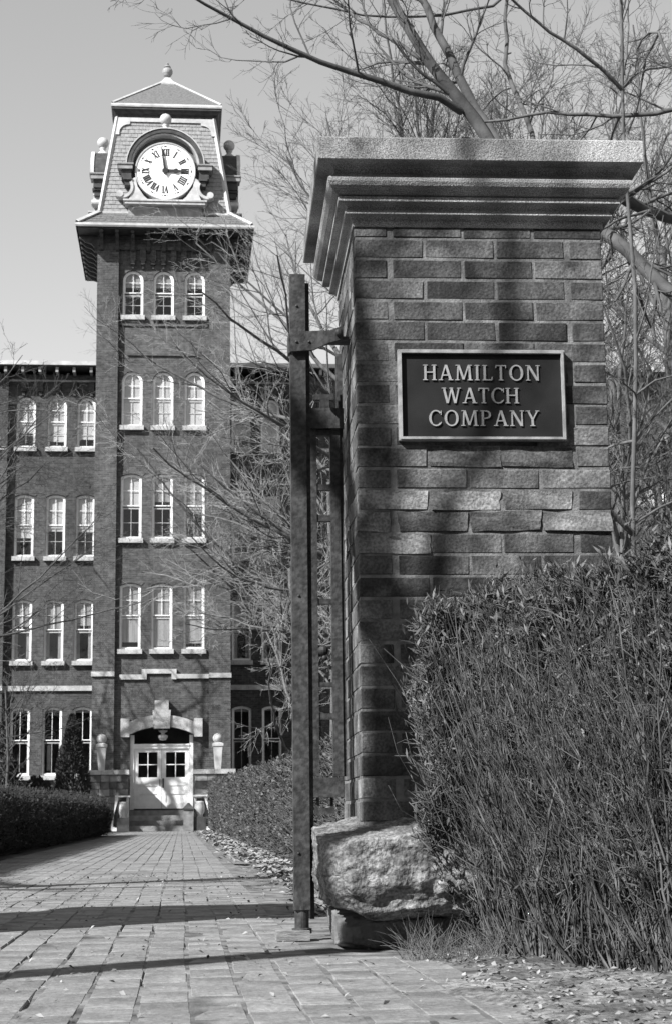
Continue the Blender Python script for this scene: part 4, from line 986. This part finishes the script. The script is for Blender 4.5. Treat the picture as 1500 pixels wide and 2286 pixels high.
# big unclipped privet in front of the pillar
def privet():
    rg = np.random.default_rng(5)
    root = empty('privet_hedge', (1.5, 4.8, 0), label='big unclipped twiggy privet hedge growing in front of the pillar', cat='hedge')
    def zmax(x): return np.minimum(.89+(x-.68)*.30, .955)+.03*np.sin(x*11)+.02*np.sin(x*29+1)
    def xmin(z): return .665+.16*np.clip((.30-z)/.30, 0, 1)**1.5+.05*np.clip((z-.75)/.2, 0, 1)
    def front(x, z): return 4.80-1.12*np.clip((x-.80)/.30, 0, 1)**.8-.12*np.clip(x-1.1, 0, 3)-.10*np.sin(np.clip(z, 0, 1.1)*2.6)-.05*np.sin(x*7+z*5)-.03*np.sin(x*17-z*9)
    def push(P, jit=.05):
        x, z = P[..., 0], P[..., 2]
        lim = 5.045-.27*((z < .43) & (x < .92)); m = (x < 1.36) & (P[..., 1] > lim)
        P[..., 1] = np.where(m, lim-rg.uniform(0, jit, m.shape), P[..., 1]); return P
    # stems from the ground
    n = 3000; bx = np.where(rg.random(n) < .6, .84+.4*rg.random(n), 1.2+2.6*rg.random(n)); by = front(bx, 0)+.12+np.abs(rg.normal(0, .22, n)); H = zmax(bx)*rg.uniform(.5, .92, n)
    K = 8; t = np.linspace(0, 1, K); P = np.zeros((n, K, 3)); lx = rg.normal(0, .11, n)-.04*np.exp(-(bx-.84)/.10); ly = rg.normal(-.03, .10, n)
    P[:, :, 0] = bx[:, None]+lx[:, None]*t**1.2; P[:, :, 1] = by[:, None]+ly[:, None]*t**1.2; P[:, :, 2] = t*H[:, None]
    P += np.cumsum(rg.normal(0, .017, P.shape), 1)*(t[None, :, None] > 0); P = push(P)
    R = (.0011+.0032*rg.random(n)**3)[:, None]*np.linspace(1, .4, K)[None]
    V, F = tubes(P, R, 4); tag(link('stems', np_mesh('stems', V, F, M['hedge']), root, True), kind='stuff')
    P1, R1 = sprout(P, R, 4, 5, (.12, .34), (.25, .8), .16, (0, 0, .06), .25, .95, .5, .8, .0010)
    P1 = push(P1[(P1[:, -1, 0] > xmin(P1[:, -1, 2])-.01) & (P1[:, -1, 2] < zmax(P1[:, -1, 0])+.02)]); R1 = R1[:len(P1)]
    V, F = tubes(P1, R1, 3); tag(link('forks', np_mesh('forks', V, F, M['hedge']), root, True), kind='stuff')
    # short twigs filling the outer skin and the depth behind it
    n = 150000; x = np.where(rg.random(n) < .66, .60+.62*rg.random(n), 1.2+1.9*rg.random(n)**1.3); z = .02+1.2*rg.random(n)**.8; dep = np.abs(rg.normal(0, .13, n)); zm = zmax(x)
    ok = (z < zm) & (x > xmin(z)); ok &= rg.random(n) < (.16+.84*np.clip((z-.10)/.50, 0, 1))
    x, z, dep = x[ok], z[ok], dep[ok]; n = len(x); y = front(x, z)+dep
    cl = np.array([noise.noise(Vector((a*11, b_*11, c_*8)))+.6*noise.noise(Vector((a*27, b_*27, c_*18))) for a, b_, c_ in zip(x, y, z)])
    ok = cl > .05-.35*(rg.random(n) < .2); x, z, y = x[ok], z[ok], y[ok]; n = len(x)
    D = norm(np.stack([rg.normal(-.05, .55, n)-.12*(z > .7), rg.normal(-.15, .4, n), rg.uniform(.25, 1.1, n)], 1)); L = rg.uniform(.025, .085, n)
    pts = [np.stack([x, y, z], 1)]
    for k in range(3): D = norm(D+rg.normal(0, .26, (n, 3))); pts.append(pts[-1]+D*(L/3)[:, None])
    P = push(np.stack(pts, 1)); R = (.0009+.0021*rg.random(n)**1.5)[:, None]*np.array([[1, .85, .7, .4]])
    V, F = tubes(P, R, 3); tag(link('twigs', np_mesh('twigs', V, F, M['hedge']), root, True), kind='stuff')
    nl = 68000; i = rg.integers(0, n, nl); c = P[i, rg.integers(1, 4, nl)]+rg.normal(0, .006, (nl, 3)); c = c[rg.random(nl) < np.clip((c[:, 2]-.05)*1.5, .12, 1)]; nl = len(c)
    s_ = .0028+.0052*rg.random((nl, 1))**1.4; a = norm(rg.normal(size=(nl, 3))*.55+np.array([-.14, -.2, .75])); b_ = norm(np.cross(a, rg.normal(size=(nl, 3))))
    V = np.stack([c-a*s_*2.4, c+b_*s_*.55, c+a*s_*2.8, c-b_*s_*.5], 1).reshape(-1, 3); F = np.arange(nl*4).reshape(-1, 4)
    tag(link('leaves', np_mesh('leaves', V, F, M['hedgeleaf']), root, True), kind='stuff')
privet()

# conical evergreen beside the entrance
cv = empty('conical_evergreen', (-3.35, 54, 0), label='dark conical evergreen standing left of the entrance', cat='tree')
rg = np.random.default_rng(9); n = 16000; h = rg.random(n)**1.3; rad = (1-h)**.75*.72*(.55+.45*rg.random(n)**.4)+.02; an = rg.uniform(0, 2*math.pi, n)
rad *= 1+.15*np.sin(an*5+h*17)
c = np.stack([-3.35+rad*np.cos(an), 54+rad*np.sin(an), .15+h*3.45], 1); a = norm(rg.normal(size=(n, 3))*.4+np.stack([np.cos(an), np.sin(an), np.ones(n)], 1)); b_ = norm(np.cross(a, rg.normal(size=(n, 3)))); s_ = rg.uniform(.02, .05, (n, 1))
V = np.stack([c-a*s_, c+b_*s_*.6, c+a*s_*1.6, c-b_*s_*.6], 1).reshape(-1, 3)
tag(link('foliage', np_mesh('foliage', V, np.arange(n*4).reshape(-1, 4), M['evergreen']), cv, True), kind='stuff')
mb = MB(); mb.lathe([(.08, 0), (.05, 2.0), (.01, 3.5)], -3.35, 54, 8); build(mb, 'trunk', M['barkdark'], cv, True)

def shrub(label, x, y, rx, h_, seed):
    rg = np.random.default_rng(seed); o = empty('evergreen_shrub', (x, y, 0), label=label, cat='shrub'); n = 11000
    d = norm(rg.normal(size=(n, 3))); d[:, 2] = np.abs(d[:, 2])*1.0; rr = (.6+.4*rg.random(n)**.5)[:, None]
    lump = np.array([1+.28*noise.noise(Vector(v)*2.4+Vector((seed, 0, 0))) for v in d])[:, None]
    c = d*rr*lump*np.array([rx, rx, h_])+np.array([x, y, .1]); a = norm(d+rg.normal(size=(n, 3))*.6); b_ = norm(np.cross(a, rg.normal(size=(n, 3)))); q = rg.uniform(.03, .07, (n, 1))
    V = np.stack([c-a*q, c+b_*q*.6, c+a*q*1.5, c-b_*q*.6], 1).reshape(-1, 3)
    tag(link('foliage', np_mesh('foliage', V, np.arange(n*4).reshape(-1, 4), M['evergreen']), o, True), kind='stuff')
    mb = MB(); mb.lathe([(.06, 0), (.04, h_*.6), (.01, h_*.8)], x, y, 7); build(mb, 'stem', M['barkdark'], o, True)
shrub('tall dark evergreen shrub under the leftmost ground floor window', -5.45, 52.5, .75, 2.9, 41)
shrub('low dark evergreen shrub between the conical evergreen and the left windows', -4.35, 53.5, .55, 1.5, 42)

# ------------------------------------------------------------------ leaf litter and grass
def litter(name, label, n, fx, fy, zf, s0, s1, m, seed):
    rg = np.random.default_rng(seed); x, y = fx(rg, n), fy(rg, n)
    z = np.array([zf(a, b_) for a, b_ in zip(x, y)]); s_ = rg.uniform(s0, s1, n)*(1+.05*y)
    a = rg.uniform(0, 2*math.pi, n); tl = rg.normal(0, .35, n); tw = rg.normal(0, .45, n)
    ax = np.stack([np.cos(a), np.sin(a), tl], 1); bx_ = np.stack([-np.sin(a), np.cos(a), tw], 1); c = np.stack([x, y, z+s_*.25], 1)
    up_ = np.array([0, 0, 1.])
    V = np.stack([c-ax*s_[:, None], c-bx_*s_[:, None]*.5+up_*s_[:, None]*.25, c+ax*s_[:, None], c+bx_*s_[:, None]*.5+up_*s_[:, None]*.2], 1)
    V = V.reshape(-1, 3); q = np.arange(n)*4; F = np.concatenate([np.stack([q, q+1, q+2], 1), np.stack([q, q+2, q+3], 1)])
    tag(link(name, np_mesh(name, V, F, m)), label, 'leaf litter', kind='stuff')
litter('leaf_litter', 'dry curled leaves scattered on the dirt under the privet hedge', 4200, lambda r_, n: .62+np.abs(r_.normal(0, .8, n)), lambda r_, n: r_.uniform(2.6, 5.2, n), verge, .0018, .0085, M['leaf'], 3)
litter('leaf_drift', 'pale dead leaves drifted along the foot of the right hedge', 9000, lambda r_, n: .88-np.abs(r_.normal(0, .16, n)), lambda r_, n: 5.6*(9**r_.random(n)), lambda a, b_: verge(a, b_) if b_ < 14 else .01, .008, .022, M['leaf'], 4)
litter('leaf_crumbs', 'few small leaves and crumbs lying on the brick paving', 1100, lambda r_, n: r_.uniform(-1.6, .6, n), lambda r_, n: r_.uniform(3, 12, n), lambda a, b_: .001, .003, .009, M['leaf'], 6)
def grass():
    rg = np.random.default_rng(8); n = 320; c = rg.integers(0, 12, n)
    cx = rg.uniform(.60, .86, 12); cy = rg.uniform(4.45, 4.8, 12)
    x = cx[c]+rg.normal(0, .03, n); y = cy[c]+rg.normal(0, .03, n); D = norm(np.stack([rg.normal(0, .5, n), rg.normal(-.1, .4, n), np.ones(n)], 1)); L = rg.uniform(.04, .13, n)
    P0 = np.stack([x, y, np.zeros(n)], 1); pts = [P0]
    for k in range(3): D = norm(D+np.array([0, 0, -.18])+rg.normal(0, .08, (n, 3))); pts.append(pts[-1]+D*(L/3)[:, None])
    V, F = tubes(np.stack(pts, 1), np.full((n, 1), .0009)*np.array([[1, .9, .7, .3]]), 3)
    tag(link('grass_tufts', np_mesh('grass_tufts', V, F, M['grass'])), 'thin dry grass tufts at the foot of the pillar stone', 'grass', kind='stuff')
grass()

# ------------------------------------------------------------------ bare trees
def tree(label, base, limbs, levels, m, mt, group=None, K=12, trunk=None, tr=(.2, .12), name='bare_tree', sides=5):
    """limbs: list of (points, r0, r1); levels: list of sprout() argument dicts"""
    root = empty(name, (base[0], base[1], 0), label=label, cat='tree', group=group)
    if trunk:
        P = resample(trunk, 14)[None]; R = np.linspace(tr[0], tr[1], 14)[None]*(1+.04*rng.normal(size=(1, 14))); R[0, 0] *= 1.35
        V, F = tubes(P, R, 10); link('trunk', np_mesh('trunk', V, F, m, True), root, True)
    P = np.stack([resample(l[0], K) for l in limbs]); P[:, 1:-1] += rng.normal(0, .006, P[:, 1:-1].shape)*np.linalg.norm(P[:, -1]-P[:, 0], axis=1)[:, None, None]*.6
    R = np.stack([np.linspace(l[1], l[2], K) for l in limbs])
    for i in range(len(limbs)):
        V, F = tubes(P[i:i+1], R[i:i+1], 7); link('limb', np_mesh('limb', V, F, m, True), root, True)
    out = []; Pc, Rc = P, R
    for i, lv in enumerate(levels):
        lv = dict(lv); Pc, Rc = sprout(Pc, Rc, **lv); Pc[:, :, 2] = np.maximum(Pc[:, :, 2], .15)
        if i == 0:
            V, F = tubes(Pc, Rc, sides); link('branches', np_mesh('branches', V, F, m, True), root, True)['kind'] = 'stuff'
        else: out.append(tubes(Pc, Rc, 3))
    V, F = join(out); tag(link('twigs', np_mesh('twigs', V, F, mt), root, True), kind='stuff')
    return root
def L2(pts, Y, dy=0):      # photo pixels at a depth (drifting by dy) -> points
    n = len(pts); return [tuple(at(p[0], p[1], Y+dy*i/max(1, n-1))) for i, p in enumerate(pts)]

YA = 14.0
crotch = (1185, 760)
A_ = [crotch, (1120, 420), (1090, 295), (1050, 250), (975, 175), (936, 100), (873, 0), (830, -80)]
limbs = [
    (L2(A_, YA), .085, .035),
    (L2([(1110, 320), (1047, 217), (992, 105), (944, 0), (900, -90)], YA, .6), .050, .028),
    (L2([(1030, 250), (978, 217), (828, 175), (716, 138), (604, 90), (500, 30), (420, -15), (330, -40)], YA, -.8), .036, .008),
    (L2([(940, 130), (905, 105), (843, 71), (790, 37), (746, 0), (700, -40)], YA, 1), .022, .008),
    (L2([(1180, -60), (1112, 7), (1020, 30), (903, 39), (791, 34), (700, 14), (641, 0), (560, -30)], YA+1, -.5), .016, .006),
    (L2([crotch, (1230, 560), (1300, 500), (1345, 515), (1400, 560), (1450, 615), (1500, 655), (1580, 700)], YA, -1), .068, .052),
    (L2([crotch, (1260, 520), (1330, 425), (1390, 440), (1440, 465), (1500, 492), (1600, 510)], YA, 1), .066, .05),
    (L2([(1180, 500), (1200, 330), (1130, 150), (1125, -60)], YA, 1.5), .03, .015),
    (L2([(1450, 470), (1380, 490), (1330, 520), (1310, 560)], YA-.3, -.5), .014, .006),
]
b0 = at(1190, 1840, YA)
tree('big bare tree with forking limbs rising behind the pillar cap', (b0.x, YA), limbs,
     [dict(m=9, K=7, ln=(.25, .55), ang=(.4, 1.1), wig=.14, up=(0, 0, .03), tmin=.3, rr=.42, taper=.3, rmin=.0035),
      dict(m=7, K=6, ln=(.3, .6), ang=(.4, 1.0), wig=.16, up=(0, 0, .03), rr=.5, taper=.5, rmin=.0026),
      dict(m=5, K=4, ln=(.3, .7), ang=(.3, .9), wig=.16, up=(0, 0, .02), rr=.6, taper=.6, rmin=.0019)],
     M['barkdark'], M['barkdark'], trunk=[(b0.x, YA, 0), tuple(at(1190, 1300, YA)), tuple(at(1185, 740, YA))], tr=(.2, .13))

YB = 11.0
st_ = [(1440, 1500), (1408, 1207), (1414, 982), (1421, 888), (1417, 760), (1419, 680), (1410, 560), (1398, 420), (1388, 299), (1389, 150), (1386, 0), (1380, -80)]
limbs = [
    (L2([(1388, 299), (1389, 150), (1386, 0), (1380, -120)], YB), .012, .010),
    (L2([(1388, 200), (1350, 160), (1291, 112), (1216, 63), (1142, 0), (1100, -50)], YB, -.3), .016, .008),
    (L2([(1600, 215), (1500, 244), (1440, 262), (1381, 261), (1290, 255), (1201, 252), (1140, 262), (1080, 272)], YB, .3), .020, .009),
    (L2([(1386, 200), (1400, 100), (1402, 0)], YB, .2), .009, .005),
    (L2([(1385, 200), (1430, 160), (1500, 145), (1600, 140)], YB, .3), .009, .006),
    (L2([(1410, 1190), (1370, 1150), (1340, 1120), (1300, 1090)], YB, -.2), .022, .012),
    (L2([(1414, 1170), (1460, 1140), (1500, 1120), (1600, 1090)], YB, .3), .010, .006),
    (L2([(1416, 985), (1380, 990), (1330, 1010)], YB, .3), .012, .006),
    (L2([(1418, 985), (1460, 930), (1520, 870), (1560, 800)], YB, .3), .009, .004),
    (L2([(1421, 880), (1460, 850), (1530, 830)], YB, -.3), .008, .004),
    (L2([(1419, 880), (1380, 845), (1340, 825)], YB, -.3), .006, .003),
    (L2([(1418, 760), (1440, 690), (1460, 560), (1480, 480)], YB, -.3), .008, .003),
    (L2([(1470, 75), (1440, 130), (1425, 230), (1400, 300)], YB, .5), .010, .006),
    (L2([(1560, 220), (1490, 130), (1468, 70), (1440, 75), (1420, 110)], YB-.5, .2), .016, .007),
]
b1 = at(1440, 1500, YB)
tree('slender upright young tree just right of the pillar', (b1.x, YB), limbs,
     [dict(m=7, K=6, ln=(.25, .6), ang=(.5, 1.1), wig=.16, up=(0, 0, .05), tmin=.1, rr=.5, taper=.35, rmin=.0025),
      dict(m=5, K=5, ln=(.3, .7), ang=(.4, 1.0), wig=.18, up=(0, 0, .05), rr=.6, taper=.5, rmin=.0018),
      dict(m=3, K=4, ln=(.3, .7), ang=(.4, 1.0), wig=.18, up=(0, 0, .03), rr=.7, taper=.6, rmin=.0014)],
     M['bark'], M['bark'], trunk=[(b1.x+.05, YB, 0)]+L2(st_, YB), tr=(.019, .010))

# fan of limbs generated about a trunk
def fan(base, zt, n, ln, spread, rg, r0, up=.6, az=None, curve=.5, z0f=.35):
    out = []
    for i in range(n):
        a = rg.uniform(0, 2*math.pi) if az is None else math.radians(rg.uniform(*az))
        z = zt*rg.uniform(z0f, 1); l = ln*rg.uniform(.6, 1.15)*(1.15-.5*(z/zt-z0f)); e = rg.uniform(*spread)
        p = np.array([base[0], base[1], z]); d = np.array([math.cos(a)*math.cos(e), math.sin(a)*math.cos(e), math.sin(e)]); pts = [tuple(p)]
        for k in range(6):
            d = norm(d+np.array([0, 0, curve*.12])+rg.normal(0, .10, 3)); p = p+d*l/6; pts.append(tuple(p))
        out.append((pts, r0*rg.uniform(.6, 1), r0*.25))
    return out
def bare(label, px, Y, H, zt, n, ln, spread, r0, seed, mt='bark', mm='bark', group=None, az=None, dens=(8, 7, 4), curve=.5, x=None, z0f=.35, rm=(.006, .0045, .0035), up=.03):
    rg = np.random.default_rng(seed); X = x if x is not None else at(px, 1700, Y).x
    tree(label, (X, Y), fan((X, Y), zt, n, ln, spread, rg, r0, az=az, curve=curve, z0f=z0f),
         [dict(m=dens[0], K=7, ln=(.35, .65), ang=(.35, .9), wig=.13, up=(0, 0, up), tmin=.15, rr=.5, taper=.35, rmin=rm[0]),
          dict(m=dens[1], K=5, ln=(.3, .6), ang=(.35, .9), wig=.15, up=(0, 0, up), rr=.55, taper=.5, rmin=rm[1]),
          dict(m=dens[2], K=4, ln=(.35, .7), ang=(.3, .9), wig=.15, up=(0, 0, up*.6), rr=.65, taper=.6, rmin=rm[2])],
         M[mm], M[mt], group=group, trunk=[(X, Y, 0), (X+.1, Y, zt*.5), (X, Y, zt*1.02)], tr=(r0*2.2, r0*1.1))
G = None
bare('tall bare tree spreading pale twigs across the clock tower side', 790, 33, 0, 9.5, 15, 4.8, (.25, 1.0), .055, 21, mt='barkpale', az=(110, 250), dens=(9, 8, 5), rm=(.005, .0034, .0025))
bare('tall bare tree whose fine upright twigs show above the pillar cap', 990, 30, 0, 11.0, 16, 5.0, (.8, 1.4), .06, 22, dens=(11, 9, 6), curve=1.0, z0f=.6)
bare('low spreading pale-twigged tree between the hedge and the dark wing', 650, 30, 0, 4.6, 16, 3.3, (-.1, .6), .03, 23, mt='barkpale', mm='bark', dens=(8, 7, 5), z0f=.3, rm=(.005, .0034, .0026), up=.0)
bare('dense bare tree in front of the right wing behind the gate post', 740, 45, 0, 9, 18, 5.0, (.1, 1.0), .05, 24, mt='barkdark', dens=(8, 7, 5), rm=(.006, .004, .003))
bare('dense twiggy bare tree right of the pillar in front of the house', 1400, 24, 0, 6.5, 18, 3.6, (.4, 1.3), .05, 25, dens=(9, 7, 5), z0f=.3)
bare('tall thin-twigged bare tree at the right edge of the photo', 1530, 27, 0, 9.5, 16, 4.4, (.6, 1.4), .055, 26, dens=(11, 9, 6), z0f=.4, curve=.9)
bare('bare tree standing behind the pillar with upright branches to the right of the cap', 1260, 29, 0, 10, 16, 4.6, (.7, 1.4), .055, 27, dens=(11, 9, 6), z0f=.5, curve=.9)
bare('dark bare tree at the left edge in front of the left wing', -190, 38, 0, 9.5, 14, 4.2, (-.1, .8), .036, 28, mt='barkdark', mm='barkdark', az=(-80, 60), dens=(7, 6, 4), up=-.02)
bare('low dark bare shrub tree under the left wing windows', 10, 42, 0, 3.4, 14, 2.2, (-.1, .8), .018, 29, mt='barkdark', mm='barkdark', dens=(7, 6, 4))
# trees outside the picture on the left whose shadows fall on the wall, the paving and the pillar
bare('large bare tree on the lawn left of the entrance path outside the view', 0, 51.5, 0, 11, 16, 6.5, (.3, 1.2), .11, 30, x=-10.2, dens=(7, 5, 3), rm=(.02, .012, .008))
bare('second bare tree on the left lawn nearer the wing', 0, 54.5, 0, 9, 14, 5.0, (.3, 1.1), .07, 31, x=-8.6, dens=(5, 4, 2), rm=(.012, .008, .006))
bare('bare garden tree left of the path outside the view', 0, 5.2, 0, 9.4, 8, 2.6, (.3, 1.1), .08, 33, x=-7.6, dens=(4, 3, 2), rm=(.008, .005, .003))
sh = Vector((-.809, -.588)); nv = Vector((.588, -.809))      # towards the sun, and across the shadow
cp = Vector((.52, 5.08))+sh*4.2
def sp(c_, z, t=0): p = cp+nv*c_+sh*t; return (p.x, p.y, z)
tree('bare street tree standing left of the path behind the camera', cp,
     [([sp(.10, 4.35), sp(.16, 4.8), sp(.26, 5.3, .1), sp(.31, 6.3, .1), sp(.25, 7.4)], .022, .012), ([sp(.10, 4.35), sp(-.25, 5.2, .3), sp(-.9, 6.4, .6), sp(-1.6, 7.8, .9)], .06, .02), ([sp(.10, 4.2), sp(-.5, 5.0, -.4), sp(-1.3, 6.0, -.8)], .05, .02), ([sp(.06, 4.3), sp(.045, 4.9), sp(.02, 5.3), sp(-.3, 6.6, .2)], .05, .02)],
     [dict(m=3, K=6, ln=(.3, .5), ang=(.4, 1.0), wig=.15, up=(0, 0, .06), rr=.4, taper=.4, rmin=.004), dict(m=3, K=4, ln=(.3, .6), ang=(.4, 1.0), wig=.15, up=(0, 0, .03), rr=.5, taper=.4, rmin=.003)],
     M['bark'], M['bark'], trunk=[sp(.088, 0), sp(.088, 2), sp(.088, 4.45)], tr=(.105, .085))
